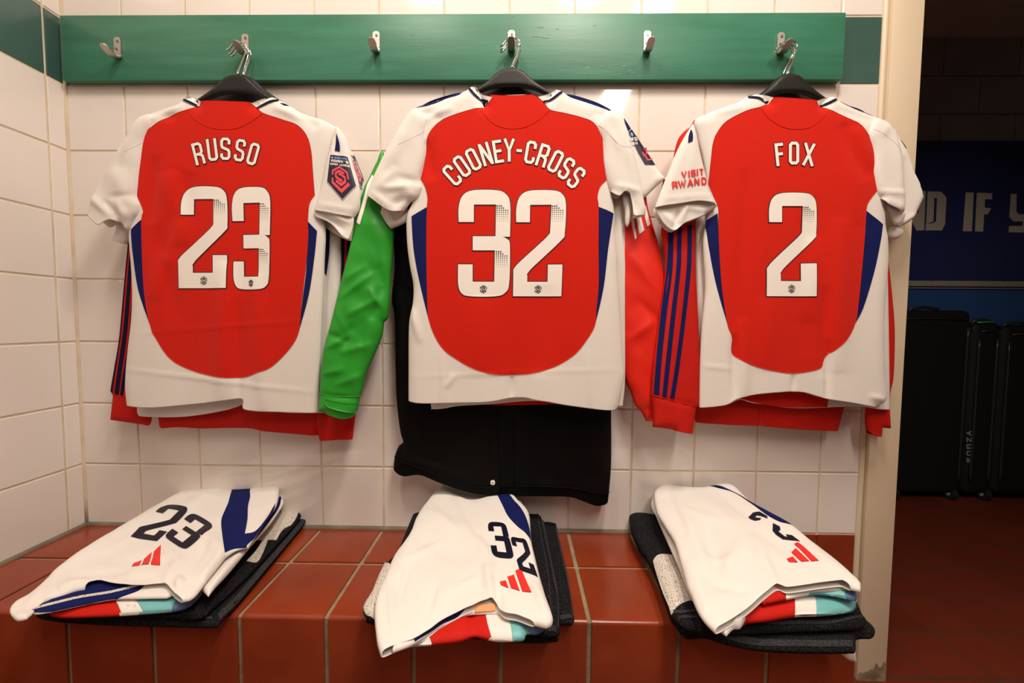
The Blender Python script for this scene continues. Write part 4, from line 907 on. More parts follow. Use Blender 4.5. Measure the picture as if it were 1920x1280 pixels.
# ================================================================ folded piles on the bench
def pile_towel(label, slabs, patches, hems, tagpoly=None):
    t = thing('towel', label, 'towel', 'black and white towels on the bench')
    ss = []
    for k, (out, z, T, back, soft, cr) in enumerate(slabs):
        s = Surf(out, PZ(z), T, soft, [], 0, seed=80+k, crumple=cr, back=back); ss.append(s)
        s.piece('folded_layer', M['towel'], t, 7)
    for k, P in patches: ss[k].patch('white_band', P, M['towelw'], t, .0012, 6)
    for k, P, w_ in hems: line_part(ss[k], 'woven_hem', P, w_, M['towelh'], t, .0016)
    if tagpoly:
        s = Surf(tagpoly[0], tagpoly[1], .003, 5, [], 0, seed=5); o = s.piece('cloth_corner', M['whitep'], t, 4); o['label'] = 'white fabric corner hanging below the towel'
    setbase(t); return ss
def bandcol(s, base, name_mats, t, top):
    for nm, m, P in name_mats: s.patch(nm, P, M[m], top, .0010, 5)
def hemroll(label, out, plane, T, soft, folds, cr, seed, m='whitep', step=5, back=None, drape=0):
    folds = [(a, b_, c, d, e*1.9, f) for a, b_, c, d, e, f in folds]; T *= .75; soft *= .7; back = T*.5; cr *= 1.6
    t = thing('shorts', label, 'shorts'); s = Surf(out, plane, T, soft, folds, drape, seed=seed, crumple=cr, back=back)
    b = s.piece('shorts_fabric', M[m], t, step); return t, s, b

# --- pile 1
pile_towel('black towel with white patches folded under the number 23 shorts', [
    ([(66, 1146), (110, 1120), (250, 1080), (400, 1010), (500, 958), (530, 952), (560, 956), (575, 968), (572, 980), (540, 1020), (490, 1080), (448, 1130), (413, 1166), (398, 1174), (300, 1172), (180, 1168), (90, 1160)], BZ+.011, .008, .009, 12, .0008),
    ([(100, 1130), (250, 1070), (420, 990), (500, 955), (540, 950), (563, 955), (560, 975), (520, 1020), (460, 1085), (405, 1135), (372, 1158), (300, 1155), (160, 1152)], BZ+.028, .008, .009, 12, .0008)],
    [(1, [(548, 952, 'c'), (560, 958), (556, 975), (545, 990, 'c'), (530, 1000), (518, 1018, 'c'), (498, 1020), (482, 1020), (474, 1015, 'c'), (490, 990), (505, 965), (530, 950)]),
     (1, [(503, 1017, 'c'), (497, 1035), (485, 1056), (474, 1062), (462, 1060, 'c'), (480, 1040), (492, 1022)])],
    [(0, [(571, 978), (540, 1016), (488, 1078), (447, 1126), (411, 1163)], 7), (0, [(398, 1167), (300, 1166), (180, 1162)], 4)])
w_ = P3(atz(110, 1150, BZ+.040), atz(370, 1130, BZ+.044), atz(500, 950, BZ+.052))
t = thing('warm_up_top', 'folded top with red, white and teal bands under the number 23 shorts', 'training top', 'folded banded tops on the bench')
s = Surf([(92, 1150), (110, 1135), (170, 1105), (300, 1040), (440, 970), (520, 935), (526, 945), (480, 1010), (420, 1070), (385, 1105), (374, 1120), (356, 1137), (325, 1147), (240, 1154), (160, 1158), (110, 1158)], w_, .009, 16, [(120, 1150, 340, 1140, .002, 4)], 0, seed=90, back=.001)
b = s.piece('top_fabric', M['redj'], t, 6)
s.patch('white_band', [(215, 1110, 'c'), (216, 1124), (220, 1140), (228, 1154, 'c'), (268, 1151, 'c'), (257, 1138), (254, 1124), (258, 1105, 'c')], M['whitep'], b, .0010, 5)
s.patch('teal_band', [(258, 1104, 'c'), (254, 1124), (257, 1138), (268, 1151, 'c'), (322, 1147, 'c'), (335, 1125), (340, 1085, 'c')], M['teal'], b, .0012, 5)
s.patch('blue_band', [(340, 1085, 'c'), (335, 1125), (322, 1147, 'c'), (340, 1143), (356, 1136), (373, 1120), (383, 1105), (400, 1080, 'c')], M['blueband'], b, .0010, 5)
dye(b, [([(215, 1110, 'c'), (216, 1124), (220, 1140), (228, 1154, 'c'), (268, 1151, 'c'), (257, 1138), (254, 1124), (258, 1105, 'c')], M['whitep']), ([(258, 1104, 'c'), (254, 1124), (257, 1138), (268, 1151, 'c'), (322, 1147, 'c'), (335, 1125), (340, 1085, 'c')], M['teal']), ([(340, 1085, 'c'), (335, 1125), (322, 1147, 'c'), (340, 1143), (356, 1136), (373, 1120), (383, 1105), (400, 1080, 'c')], M['blueband'])])
setbase(t)
p2 = P3(atz(66, 1150, BZ+.052), atz(385, 1112, BZ+.062), atz(500, 940, BZ+.066))
t, s, b = hemroll('white under-shorts with navy overlocked panel peeking out of the leftmost pile', [(58, 1147), (80, 1135), (130, 1100), (300, 1000), (450, 930), (519, 908), (528, 917), (527, 932), (533, 940), (528, 952), (505, 985), (466, 1030), (430, 1074), (404, 1102), (391, 1119, 'c'), (383, 1112), (376, 1106), (340, 1112), (312, 1122, 'c'), (260, 1123), (219, 1124), (170, 1132), (100, 1147), (66, 1152)], p2, .007, 12, [(395, 1112, 455, 1040, .004, 6), (515, 930, 530, 945, .004, 4)], 0, 91)
s.patch('navy_panel', [(57, 1147, 'c'), (109, 1124), (150, 1105), (200, 1092), (278, 1090, 'c'), (262, 1112), (219, 1124), (170, 1132), (100, 1147), (66, 1151)], M['navy'], b, .0010, 5)
line_part(s, 'overlock_stitching', [(62, 1147), (100, 1138), (150, 1126), (210, 1116), (262, 1103)], 4.5, M['towelw'], b, .0016)
s.patch('navy_panel', [(512, 950, 'c'), (528, 938), (520, 960), (490, 1000), (468, 1024), (460, 1030, 'c'), (470, 1005)], M['navy'], b, .0012, 4)
setbase(t)
p1 = P3(atz(60, 1150, BZ+.055), atz(385, 1100, BZ+.072), atz(450, 912, BZ+.088))
out = [(18, 1146), (30, 1129), (64, 1109), (111, 1068), (161, 1033), (235, 988), (296, 947), (343, 921), (393, 908), (430, 905), (470, 904), (505, 904), (520, 908), (524, 917), (519, 947), (504, 971), (480, 1006), (466, 1027, 'c'), (443, 1033), (423, 1046, 'c'), (404, 1070), (386, 1093), (368, 1117), (356, 1126, 'c'), (344, 1129, 'o'), (329, 1119), (312, 1102), (290, 1101), (269, 1103), (235, 1102), (210, 1099), (188, 1094), (172, 1097), (158, 1106, 'c'), (140, 1110), (118, 1118), (100, 1124), (84, 1128), (72, 1136), (62, 1150), (50, 1161, 'c'), (36, 1164), (27, 1161)]
t, s, b = hemroll('white shorts numbered 23 lying on the leftmost pile', out, p1, .010, 16, [(100, 1085, 300, 960, .004, 14), (250, 1000, 420, 925, .003, 16), (330, 1110, 345, 1090, .004, 8), (20, 1152, 85, 1128, -.004, 11), (34, 1150, 75, 1118, .002, 5), (60, 1110, 330, 940, .002, 8), (130, 1090, 250, 1075, -.002, 6), (380, 930, 500, 915, -.0025, 8), (350, 960, 400, 925, .002, 7), (170, 1092, 110, 1110, .003, 6), (310, 1100, 340, 1050, .003, 10), (300, 1085, 240, 1095, -.002, 8), (423, 1046, 380, 1000, .003, 14), (200, 1060, 330, 1060, -.002, 14), (180, 1050, 260, 1010, .002, 6), (400, 1000, 360, 1080, -.002, 8), (350, 930, 420, 940, .002, 5), (230, 1085, 330, 1040, .0015, 5), (380, 1090, 420, 1040, .003, 6)], .0006, 92)
s.patch('navy_panel', [(436, 913, 'c'), (441, 914), (446, 915), (470, 914, 'c'), (469, 925), (470, 936), (466, 955), (465, 980), (460, 1008, 'c'), (478, 1002), (500, 975), (517, 947, 'c'), (511, 965), (495, 990), (475, 1013), (462, 1028, 'c'), (445, 1031), (433, 1036), (423, 1043, 'c'), (418, 1010), (416, 982), (423, 962), (430, 945)], M['navy'], b, .0011, 5)
digit(s, '2', [(311, 953), (358, 962), (298, 1022), (247, 1016)], b, M['pnavy'], edge=False, emb=False, dots=False)
digit(s, '3', [(362, 967), (404, 992), (348, 1040), (308, 1012)], b, M['pnavy'], edge=False, emb=False, dots=False)
for Q in ([(303, 1029), (301, 1065), (284, 1065), (290, 1041)], [(286, 1042), (280, 1065), (266, 1066), (271, 1053)], [(266, 1055), (262, 1066), (248, 1066), (252, 1060)]):
    s.patch('logo_bar', Q, M['redprint'], b, .0013, 5, smooth=False)
setbase(t)

# --- pile 2
pile_towel('black towel with white patch folded under the number 32 shorts', [
    ([(775, 960), (781, 950), (800, 955), (950, 975), (1012, 966), (1037, 973), (1041, 980), (1047, 1018), (1065, 1095), (1077, 1163), (1074, 1169), (1048, 1172), (1047, 1196), (1040, 1200), (986, 1202), (850, 1190), (700, 1168), (690, 1155), (697, 1112), (720, 1062), (741, 1042), (761, 998)], BZ+.011, .009, .009, 12, .0008),
    ([(782, 950), (800, 945), (930, 950), (995, 961), (1009, 962), (1016, 974), (1022, 1010), (1036, 1080), (1048, 1130), (1048, 1168), (1045, 1190), (980, 1190), (820, 1180), (705, 1165), (690, 1160), (681, 1150), (682, 1137), (697, 1112), (717, 1066), (742, 1040), (762, 995)], BZ+.030, .010, .008, 14, .0010)],
    [(1, [(722, 1058, 'c'), (716, 1068), (698, 1110), (683, 1136), (682, 1150), (690, 1159), (704, 1165, 'c'), (712, 1120), (735, 1070, 'c')])],
    [(0, [(1041, 985), (1048, 1020), (1064, 1090), (1074, 1160)], 3), (0, [(1050, 1166), (1074, 1163)], 5), (1, [(1017, 980), (1024, 1015), (1037, 1080), (1046, 1130), (1046, 1185)], 4), (1, [(1008, 970), (1016, 1020), (1028, 1090), (1034, 1180)], 2), (1, [(985, 1188), (1042, 1187)], 6)])
t = thing('warm_up_top', 'folded top with red, white and teal bands under the number 32 shorts', 'training top', 'folded banded tops on the bench')
w_ = P3(atz(790, 1200, BZ+.046), atz(1010, 1185, BZ+.046), atz(930, 960, BZ+.052))
s = Surf([(745, 1200), (760, 1100), (800, 980), (900, 950), (980, 970), (1005, 1060), (1028, 1140), (1030, 1165), (1020, 1182), (1005, 1190), (988, 1190), (982, 1201), (960, 1203), (930, 1203), (905, 1198), (888, 1195), (865, 1203), (830, 1208), (778, 1212), (755, 1210)], w_, .010, 18, [(880, 1150, 890, 1195, -.004, 8), (985, 1165, 990, 1190, -.005, 4), (830, 1180, 880, 1170, .003, 8)], 0, seed=94, back=.001)
b = s.piece('top_fabric', M['redj'], t, 6)
s.patch('white_band', [(745, 1205, 'c'), (775, 1200), (796, 1192, 'c'), (803, 1202), (810, 1210, 'c'), (778, 1212), (755, 1210)], M['whitep'], b, .0010, 4)
s.patch('white_band', [(905, 1130, 'c'), (910, 1160), (915, 1185), (922, 1202, 'c'), (940, 1203), (961, 1203, 'c'), (956, 1180), (947, 1150), (940, 1125, 'c')], M['whitep'], b, .0010, 5)
s.patch('teal_band', [(940, 1125, 'c'), (947, 1150), (956, 1180), (961, 1203, 'c'), (980, 1200), (990, 1187, 'c'), (1002, 1165), (1012, 1130, 'c')], M['teal'], b, .0011, 5)
s.patch('blue_band', [(1012, 1130, 'c'), (1002, 1165), (990, 1187, 'c'), (1005, 1189), (1018, 1182), (1028, 1168), (1028, 1140, 'c')], M['blueband'], b, .0010, 5)
dye(b, [([(745, 1205, 'c'), (775, 1200), (796, 1192, 'c'), (803, 1202), (810, 1210, 'c'), (778, 1212), (755, 1210)], M['whitep']), ([(905, 1130, 'c'), (910, 1160), (915, 1185), (922, 1202, 'c'), (940, 1203), (961, 1203, 'c'), (956, 1180), (947, 1150), (940, 1125, 'c')], M['whitep']), ([(940, 1125, 'c'), (947, 1150), (956, 1180), (961, 1203, 'c'), (980, 1200), (990, 1187, 'c'), (1002, 1165), (1012, 1130, 'c')], M['teal']), ([(1012, 1130, 'c'), (1002, 1165), (990, 1187, 'c'), (1005, 1189), (1018, 1182), (1028, 1168), (1028, 1140, 'c')], M['blueband'])])
setbase(t)
p2 = P3(atz(790, 1200, BZ+.056), atz(1010, 1172, BZ+.056), atz(900, 930, BZ+.085))
t, s, b = hemroll('white under-shorts with small orange tag showing in the middle pile', [(735, 1220), (745, 1180), (770, 1050), (800, 960), (820, 925), (835, 912), (870, 905), (920, 910), (955, 925), (980, 945), (995, 1010), (1012, 1080), (1028, 1140), (1025, 1170), (1003, 1172), (970, 1162), (935, 1152), (905, 1152), (868, 1156), (820, 1180), (778, 1207), (745, 1221)], p2, .008, 14, [(835, 918, 950, 930, -.005, 7), (830, 910, 940, 915, .004, 6)], 0, 95)
s.patch('navy_panel', [(778, 1206, 'c'), (800, 1192), (830, 1173), (860, 1158), (872, 1148, 'c'), (850, 1150), (800, 1170), (770, 1195, 'c')], M['navy'], b, .0010, 4)
s.patch('woven_tag', [(892, 1143, 'c'), (930, 1140, 'c'), (929, 1150, 'c'), (890, 1152, 'c')], M['orange'], b, .0022, 4)
setbase(t)
p1 = P3(atz(720, 1215, BZ+.052), atz(1025, 1165, BZ+.070), atz(900, 935, BZ+.098))
out = [(832, 914), (848, 922), (862, 930), (878, 937), (895, 937), (915, 932), (936, 928), (951, 925), (962, 928), (973, 940), (985, 952), (993, 968), (996, 1011), (1003, 1045), (1016, 1098), (1033, 1146), (1037, 1163), (1033, 1174), (1023, 1178, 'c'), (1003, 1173, 'o'), (985, 1166), (969, 1160), (948, 1156), (938, 1148), (932, 1136), (924, 1129), (915, 1131), (902, 1135), (887, 1143), (869, 1150), (828, 1172), (805, 1189), (778, 1205), (755, 1213), (734, 1221), (714, 1231, 'c'), (709, 1215), (706, 1199), (702, 1152), (707, 1119), (724, 1078), (741, 1041), (768, 1004), (779, 975), (791, 954), (801, 941), (815, 924)]
t, s, b = hemroll('white shorts numbered 32 lying on the middle pile under the black coat', out, p1, .011, 16, [(900, 1010, 935, 1120, .003, 12), (924, 1128, 910, 1070, .004, 10), (940, 1150, 925, 1080, -.003, 7), (740, 1100, 790, 980, .003, 12), (800, 960, 860, 1000, .003, 12), (848, 925, 900, 990, -.003, 10), (738, 1205, 730, 1080, .002, 5), (970, 950, 1000, 1060, .003, 10), (900, 1060, 780, 1180, .002, 22), (760, 1060, 830, 1020, .0025, 6), (820, 1100, 800, 1170, -.0025, 7), (860, 960, 930, 1040, -.002, 7), (850, 1120, 900, 1090, .002, 6), (745, 1140, 770, 1060, -.002, 5), (1000, 1100, 1025, 1160, .003, 8), (775, 1010, 880, 1060, -.002, 16)], .0006, 96)
s.patch('navy_panel', [(932, 932, 'c'), (951, 927, 'c'), (966, 947), (983, 971), (993, 996), (996, 1020, 'c'), (985, 1010), (970, 994), (953, 974), (943, 954)], M['navy'], b, .0011, 5)
digit(s, '3', [(914, 986), (948, 988), (966, 1057), (924, 1052)], b, M['pnavy'], edge=False, emb=False, dots=False)
digit(s, '2', [(955, 1012), (986, 1022), (1011, 1090), (975, 1078)], b, M['pnavy'], edge=False, emb=False, dots=False)
for Q in ([(967, 1079), (977, 1074), (997, 1120), (980, 1118)], [(952, 1090), (964, 1086), (975, 1117), (959, 1112)], [(938, 1101), (949, 1097), (954, 1112), (940, 1107)]):
    s.patch('logo_bar', Q, M['redprint'], b, .0013, 5, smooth=False)
setbase(t)

# --- pile 3
cp = PY(-.33)
pile_towel('black towel with broad white patch folded under the number 2 shorts', [
    ([(1183, 985), (1230, 1000), (1350, 1020), (1500, 1060), (1590, 1110), (1620, 1160), (1632, 1172), (1641, 1184), (1634, 1193), (1606, 1196), (1604, 1217), (1590, 1221), (1473, 1220), (1405, 1214), (1355, 1203), (1322, 1193), (1285, 1193), (1265, 1170), (1254, 1152), (1241, 1115), (1221, 1065), (1195, 1025)], BZ+.012, .010, .010, 13, .0008),
    ([(1180, 962), (1186, 956), (1212, 956), (1226, 966), (1400, 1000), (1560, 1080), (1600, 1130), (1616, 1155), (1624, 1166), (1612, 1176), (1560, 1180), (1480, 1182), (1400, 1186), (1330, 1186), (1290, 1180), (1270, 1166), (1254, 1150), (1241, 1113), (1222, 1064), (1196, 1022), (1183, 992)], BZ+.034, .013, .010, 16, .0010)],
    [(1, [(1224, 1060, 'c'), (1236, 1052), (1256, 1052), (1278, 1056, 'c'), (1290, 1095), (1306, 1138, 'c'), (1284, 1144), (1266, 1154), (1259, 1158, 'c'), (1246, 1125), (1232, 1085)])],
    [(0, [(1290, 1190), (1325, 1190), (1358, 1199), (1406, 1210), (1473, 1215), (1598, 1216)], 7), (1, [(1262, 1156), (1284, 1162), (1306, 1160)], 4), (1, [(1272, 1166), (1300, 1172), (1330, 1170)], 3), (1, [(1340, 1182), (1480, 1178), (1560, 1176), (1618, 1168)], 3)],
    ([(1570, 1219, 'c'), (1590, 1219), (1603, 1219, 'c'), (1606, 1240, 'c'), (1592, 1237), (1580, 1229)], P3(atz(1570, 1219, BZ-.004), atz(1606, 1219, BZ-.004), atz(1600, 1219, BZ-.004)+np.array([0, .004, -.02]))))
t = thing('warm_up_top', 'folded top with red, white and teal bands under the number 2 shorts', 'training top', 'folded banded tops on the bench')
w_ = P3(atz(1400, 1160, BZ+.056), atz(1590, 1145, BZ+.056), atz(1330, 960, BZ+.060))
s = Surf([(1385, 1168), (1300, 1090), (1262, 1010), (1290, 950), (1400, 960), (1480, 1020), (1560, 1085), (1598, 1120), (1606, 1132), (1602, 1144), (1585, 1150), (1540, 1155), (1490, 1157), (1440, 1165), (1400, 1169)], w_, .012, 18, [], 0, seed=98, back=.001)
b = s.piece('top_fabric', M['redj'], t, 6)
s.patch('white_band', [(1458, 1100, 'c'), (1480, 1112), (1488, 1130), (1491, 1158, 'c'), (1531, 1157, 'c'), (1528, 1135), (1518, 1115), (1500, 1095, 'c')], M['whitep'], b, .0010, 5)
s.patch('teal_band', [(1500, 1095, 'c'), (1518, 1115), (1528, 1135), (1531, 1157, 'c'), (1570, 1152), (1598, 1147), (1606, 1132, 'c'), (1590, 1115), (1560, 1088, 'c')], M['teal'], b, .0010, 5)
dye(b, [([(1458, 1100, 'c'), (1480, 1112), (1488, 1130), (1491, 1158, 'c'), (1531, 1157, 'c'), (1528, 1135), (1518, 1115), (1500, 1095, 'c')], M['whitep']), ([(1500, 1095, 'c'), (1518, 1115), (1528, 1135), (1531, 1157, 'c'), (1570, 1152), (1598, 1147), (1606, 1132, 'c'), (1590, 1115), (1560, 1088, 'c')], M['teal'])])
setbase(t)
w_ = P3(atz(1420, 1125, BZ+.073), atz(1600, 1120, BZ+.078), atz(1330, 960, BZ+.066))
t = thing('warm_up_top', 'upper folded banded top with dull teal edge under the number 2 shorts', 'training top', 'folded banded tops on the bench')
s = Surf([(1420, 1128), (1320, 1060), (1290, 980), (1310, 940), (1400, 950), (1480, 1010), (1560, 1070), (1598, 1098), (1606, 1110), (1606, 1124), (1598, 1126), (1560, 1118), (1520, 1116), (1470, 1126), (1440, 1132)], w_, .009, 16, [], 0, seed=99, back=.001)
b = s.piece('top_fabric', M['redj'], t, 6)
s.patch('white_band', [(1440, 1085, 'c'), (1470, 1105), (1474, 1126, 'c'), (1500, 1120), (1518, 1117, 'c'), (1512, 1100), (1490, 1080, 'c')], M['whitep'], b, .0010, 5)
s.patch('teal_band', [(1490, 1080, 'c'), (1512, 1100), (1518, 1117, 'c'), (1560, 1118), (1585, 1122, 'c'), (1582, 1100), (1555, 1070, 'c')], M['teal'], b, .0011, 5)
s.patch('blue_band', [(1555, 1070, 'c'), (1582, 1100), (1585, 1122, 'c'), (1598, 1125), (1606, 1120), (1605, 1106), (1590, 1090, 'c')], M['blueband'], b, .0010, 5)
dye(b, [([(1440, 1085, 'c'), (1470, 1105), (1474, 1126, 'c'), (1500, 1120), (1518, 1117, 'c'), (1512, 1100), (1490, 1080, 'c')], M['whitep']), ([(1490, 1080, 'c'), (1512, 1100), (1518, 1117, 'c'), (1560, 1118), (1585, 1122, 'c'), (1582, 1100), (1555, 1070, 'c')], M['teal']), ([(1555, 1070, 'c'), (1582, 1100), (1585, 1122, 'c'), (1598, 1125), (1606, 1120), (1605, 1106), (1590, 1090, 'c')], M['blueband'])])
setbase(t)
p2 = P3(atz(1345, 1190, BZ+.060), atz(1605, 1100, BZ+.088), atz(1300, 930, BZ+.090))
t, s, b = hemroll('white under-shorts mostly hidden inside the rightmost pile', [(1226, 932), (1221, 950), (1230, 968), (1237, 985), (1270, 1060), (1300, 1130), (1345, 1180), (1362, 1193, 'c'), (1375, 1180), (1388, 1178), (1398, 1160), (1402, 1145), (1440, 1115), (1500, 1112), (1585, 1106), (1612, 1103), (1590, 1070), (1500, 1000), (1400, 940), (1330, 915), (1260, 915)], p2, .008, 12, [(1370, 1185, 1395, 1160, .004, 5)], .0006, 100)
s.patch('navy_panel', [(1440, 1118, 'c'), (1452, 1108), (1466, 1102, 'c'), (1460, 1098, 'c'), (1430, 1112)], M['navy'], b, .0010, 4)
setbase(t)
p1 = P3(atz(1345, 1180, BZ+.070), atz(1605, 1095, BZ+.098), atz(1340, 920, BZ+.118))
out = [(1226, 931), (1229, 920), (1240, 912), (1254, 909), (1271, 912), (1295, 914), (1322, 914), (1348, 909), (1365, 908), (1379, 914), (1406, 940), (1442, 961), (1484, 985), (1523, 1018), (1567, 1055), (1590, 1073), (1611, 1091), (1615, 1100), (1613, 1110, 'c'), (1596, 1106, 'o'), (1583, 1098), (1572, 1096), (1530, 1101), (1490, 1107), (1472, 1108), (1457, 1103), (1432, 1121), (1405, 1145), (1375, 1167), (1340, 1187, 'c'), (1322, 1169), (1308, 1148), (1296, 1120), (1288, 1102), (1278, 1065), (1264, 1018), (1244, 984), (1231, 961)]
t, s, b = hemroll('white shorts numbered 2 lying on the rightmost pile', out, p1, .011, 16, [(1260, 930, 1330, 1080, .004, 16), (1300, 930, 1400, 1010, .003, 14), (1340, 920, 1420, 985, -.003, 8), (1462, 1098, 1405, 1010, .004, 14), (1400, 1010, 1350, 1090, .003, 16), (1440, 1050, 1470, 1100, -.003, 9), (1500, 1030, 1600, 1095, .002, 12), (1290, 1060, 1330, 1150, .002, 10), (1280, 960, 1360, 990, .002, 6), (1330, 1100, 1400, 1120, -.002, 8), (1250, 930, 1290, 1010, -.0025, 7), (1420, 1000, 1500, 1060, -.002, 8), (1310, 1050, 1380, 1060, .0018, 6), (1320, 1000, 1360, 1110, -.003, 16)], .0006, 101)
s.patch('navy_panel', [(1331, 916, 'c'), (1348, 916), (1382, 932), (1416, 951), (1449, 968), (1485, 989, 'c'), (1463, 986), (1436, 971), (1405, 948), (1372, 928)], M['navy'], b, .0011, 5)
def Z3(P): return [(1120+x/2.977, 850+y/2.977) for x, y in P]
for Q in ([(843, 368), (868, 350), (905, 347), (948, 372), (950, 385), (915, 372), (890, 366), (880, 374), (915, 384), (908, 392), (880, 392), (852, 380)],
          [(980, 412), (1018, 432), (1022, 452), (1008, 458), (1045, 487), (1062, 490), (1052, 476), (1085, 480), (1130, 515), (1110, 512), (1035, 503), (998, 478), (978, 455)]):
    s.patch('number_digit', Z3(Q), M['pnavy'], b, .0013, 5, smooth=False)
for Q in ([(1057, 615), (1090, 595), (1118, 632), (1070, 633)], [(1083, 573), (1105, 555), (1182, 628), (1140, 630)], [(1098, 530), (1118, 520), (1235, 632), (1195, 630)]):
    s.patch('logo_bar', Z3(Q), M['redprint'], b, .0013, 5, smooth=False)
setbase(t)

# ================================================================ room beyond the doorway
xl, xr = 1.3, 4.4
t = thing('wall_banner', 'dark blue banner with pale block capitals on the wall past the doorway', 'banner')
mb = MB(); mb.box((xl, yb-.004, zb_), (xr, yb, zt), 0, .001, 1); mb.build('banner_sheet', M['poster'], t)
s = Surf([(1600, 264, 'c'), (2100, 270, 'c'), (2100, 525, 'c'), (1600, 525, 'c')], PY(yb-.005), 0, 5)
def poster_letter(name, polys):
    mb = MB()
    for P in polys:
        Q = np.array([(1600+x/2.977, 200+y/2.977) for x, y in P]); v, f = fill(Q, 12); V = s.plane.hit(v); mb.add([tuple(p) for p in V], f)
        n = len(Q); A = s.plane.hit(Q); B = A+np.array([0, .0008, 0]); mb.add([tuple(p) for p in A]+[tuple(p) for p in B], [(i, (i+1) % n, n+(i+1) % n, n+i) for i in range(n)])
    o = mb.build(name, M['letters'], t); return o
poster_letter('banner_letter', [[(250, 470), (295, 470), (365, 600), (365, 470), (405, 470), (395, 690), (352, 690), (290, 560), (290, 690), (250, 690)]])
poster_letter('banner_letter', [[(415, 472), (490, 474), (515, 500), (520, 515), (512, 655), (495, 690), (403, 690), (405, 655), (440, 650), (462, 640), (468, 510), (452, 508), (447, 640), (407, 655)]])
poster_letter('banner_letter', [[(628, 478), (672, 479), (662, 695), (612, 694)]])
poster_letter('banner_letter', [[(690, 480), (776, 482), (774, 517), (735, 516), (733, 562), (770, 568), (750, 600), (730, 600), (725, 697), (680, 696)]])
poster_letter('banner_letter', [[(880, 486), (912, 487), (910, 585), (925, 600), (955, 600), (957, 488), (1000, 489), (995, 660), (975, 702), (868, 700), (870, 665), (945, 665), (948, 640), (895, 640), (872, 615)]])
poster_letter('banner_letter', [[(1030, 490), (1125, 492), (1120, 703), (1025, 702)]])
setbase(t)
mb = MB(); zr0, zr1 = at(1800, 537, YF-.03)[2], at(1800, 527, YF-.03)[2]
mb.box((1.05, YF-.035, zr0), (4.5, YF-.006, zr1), 0, .003, 2); mb.box((1.05, YF-.022, zr0-.012), (4.5, YF-.006, zr0-.002), 0, .002, 1)
struct(autosmooth(mb.build('trim_5', M['rail']), 40))
mb = MB(); mb.box((1.05, YF-.012, 0), (4.5, YF-.0005, zr0-.010)); struct(mb.build('trim_6', M['dado']))

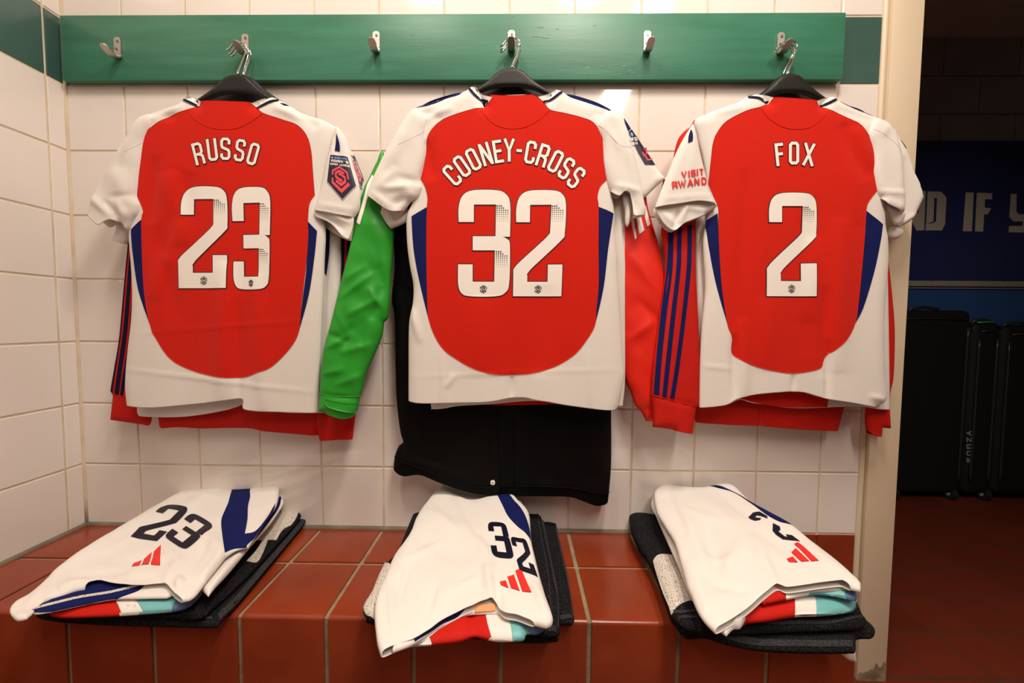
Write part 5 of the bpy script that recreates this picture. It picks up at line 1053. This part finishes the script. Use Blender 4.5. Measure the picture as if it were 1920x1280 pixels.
def bag(label, x0, x1, ytop, yf, depth, handle, trim=False, text=False, wheels=()):
    t = thing('trolley_bag', label, 'bag', 'trolley bags along the far wall')
    a = at((x0+x1)/2, ytop, yf); xa = at(x0, 750, yf)[0]; xb = at(x1, 750, yf)[0]; z1 = a[2]; z0 = .035
    mb = MB(); mb.box((xa, yf, z0), (xb, yf+depth, z1-.01), 0, .035, 4)
    autosmooth(mb.build('bag_body', M['bag'], t), 60)
    mb = MB()
    for xx in (xa+.022, xb-.022): mb.tube([(xx, yf-.003, z) for z in np.linspace(z0+.06, z1-.09, 16)], .006, 0, 8)
    mb.tube([(xa+.03, yf-.002, z1-.055), ((xa+xb)/2, yf-.005, z1-.05), (xb-.03, yf-.002, z1-.055)], .004, 0, 8)
    mb.build('edge_piping', M['bagtrim'], t, True)
    mb = MB(); hx0, hx1 = handle
    h0, h1 = at(hx0, ytop, yf)[0], at(hx1, ytop, yf)[0]; P = [(h0, yf+.02, z1-.03), (h0+.008, yf+.01, z1-.004), ((h0+h1)/2, yf+.008, z1+.004), (h1-.008, yf+.01, z1-.004), (h1, yf+.02, z1-.03)]
    mb.tube(P, .008, 0, 10); mb.build('carry_handle', M['bagtrim'], t, True)
    if trim:
        mb = MB(); g0, g1 = at(trim[0], ytop, yf), at(trim[1], ytop, yf); mb.tube([(g0[0], yf+.002, z1-.012), ((g0[0]+g1[0])/2, yf+.001, z1-.009), (g1[0], yf+.002, z1-.012)], .0035, 0, 8); mb.build('green_piping', M['greentrim'], t, True)
    for wx in wheels:
        c = at(wx, 882, yf); mb = MB(); mb.cyl((c[0], yf+.02, .030), (1, 0, 0), .029, .026, 0, 24, .004); mb.cyl((c[0], yf+.02, .030), (1, 0, 0), .012, .030, 1, 16, .002)
        autosmooth(mb.build('wheel', [M['bagtrim'], M['rail']], t))
    if text:
        sf = Surf([(1700, 560, 'c'), (1990, 560, 'c'), (1990, 900, 'c'), (1700, 900, 'c')], PY(yf-.001), 0, 5); mb = MB()
        for k, ch in enumerate('FORZA'):
            ribbons(lambda uv, l: sf.plane.hit(uv), mb, glyph_paths(ch, text[0], text[1]-k*12.5, 9, 9.5, -90, 2), 2, 0, 0, 4)
        o = mb.build('side_lettering', [M['bagprint']], t, False); fixn(o, (0, -1, 0))
    setbase(t)
bag('large black trolley bag half hidden by the door frame', 1655, 1814, 577, YF-.30, .20, (1708, 1765), wheels=(1684, 1794))
bag('black trolley bag with green piping and white side lettering beside the door frame bag', 1819, 1870, 600, YF-.30, .20, (1828, 1862), trim=(1834, 1870), text=(1817, 862), wheels=(1857,))
bag('rightmost black trolley bag, cut by the edge of the view', 1875, 2010, 606, YF-.30, .20, (1886, 1940), wheels=(1985,))

# scuffs in the paint of the hook board, and a painted-in gloss highlight
hb = bpy.data.objects['hook_board']; sb = Surf([(120, 40, 'c'), (1580, 22, 'c'), (1580, 150, 'c'), (120, 155, 'c')], PY(YB-.0004), 0, 5); mb = MB(); rnd = random.Random(5)
for P_, w__ in (([(998, 68), (1012, 69), (1027, 71)], .9), ([(1028, 60), (1029, 71)], 1.1), ([(1008, 51), (1020, 51)], .7), ([(1000, 58), (1003, 52)], .6)): ribbons(sb.pos, mb, [(P_, False)], w__, .0001, 0, 4)
for k in range(16):
    x, y = rnd.uniform(500, 1300), rnd.uniform(30, 145); l = rnd.uniform(1.5, 6); a = rnd.uniform(-.4, .4)
    ribbons(sb.pos, mb, [([(x, y), (x+l*math.cos(a), y+l*math.sin(a))], False)], rnd.uniform(.5, .9), .0001, 0, 4)
for k in range(16):  # pale strokes that paint the board's gloss highlight as colour
    x, y = rnd.uniform(1090, 1180), rnd.uniform(122, 141); l = rnd.uniform(3, 9); ribbons(sb.pos, mb, [([(x, y), (x+l, y-l*.15)], False)], rnd.uniform(.5, 1.1), .0001, 0, 4)
o = mb.build('paint_scuffs_and_sheen', [M['scuff_sheen']], hb); fixn(o, (0, -1, 0))
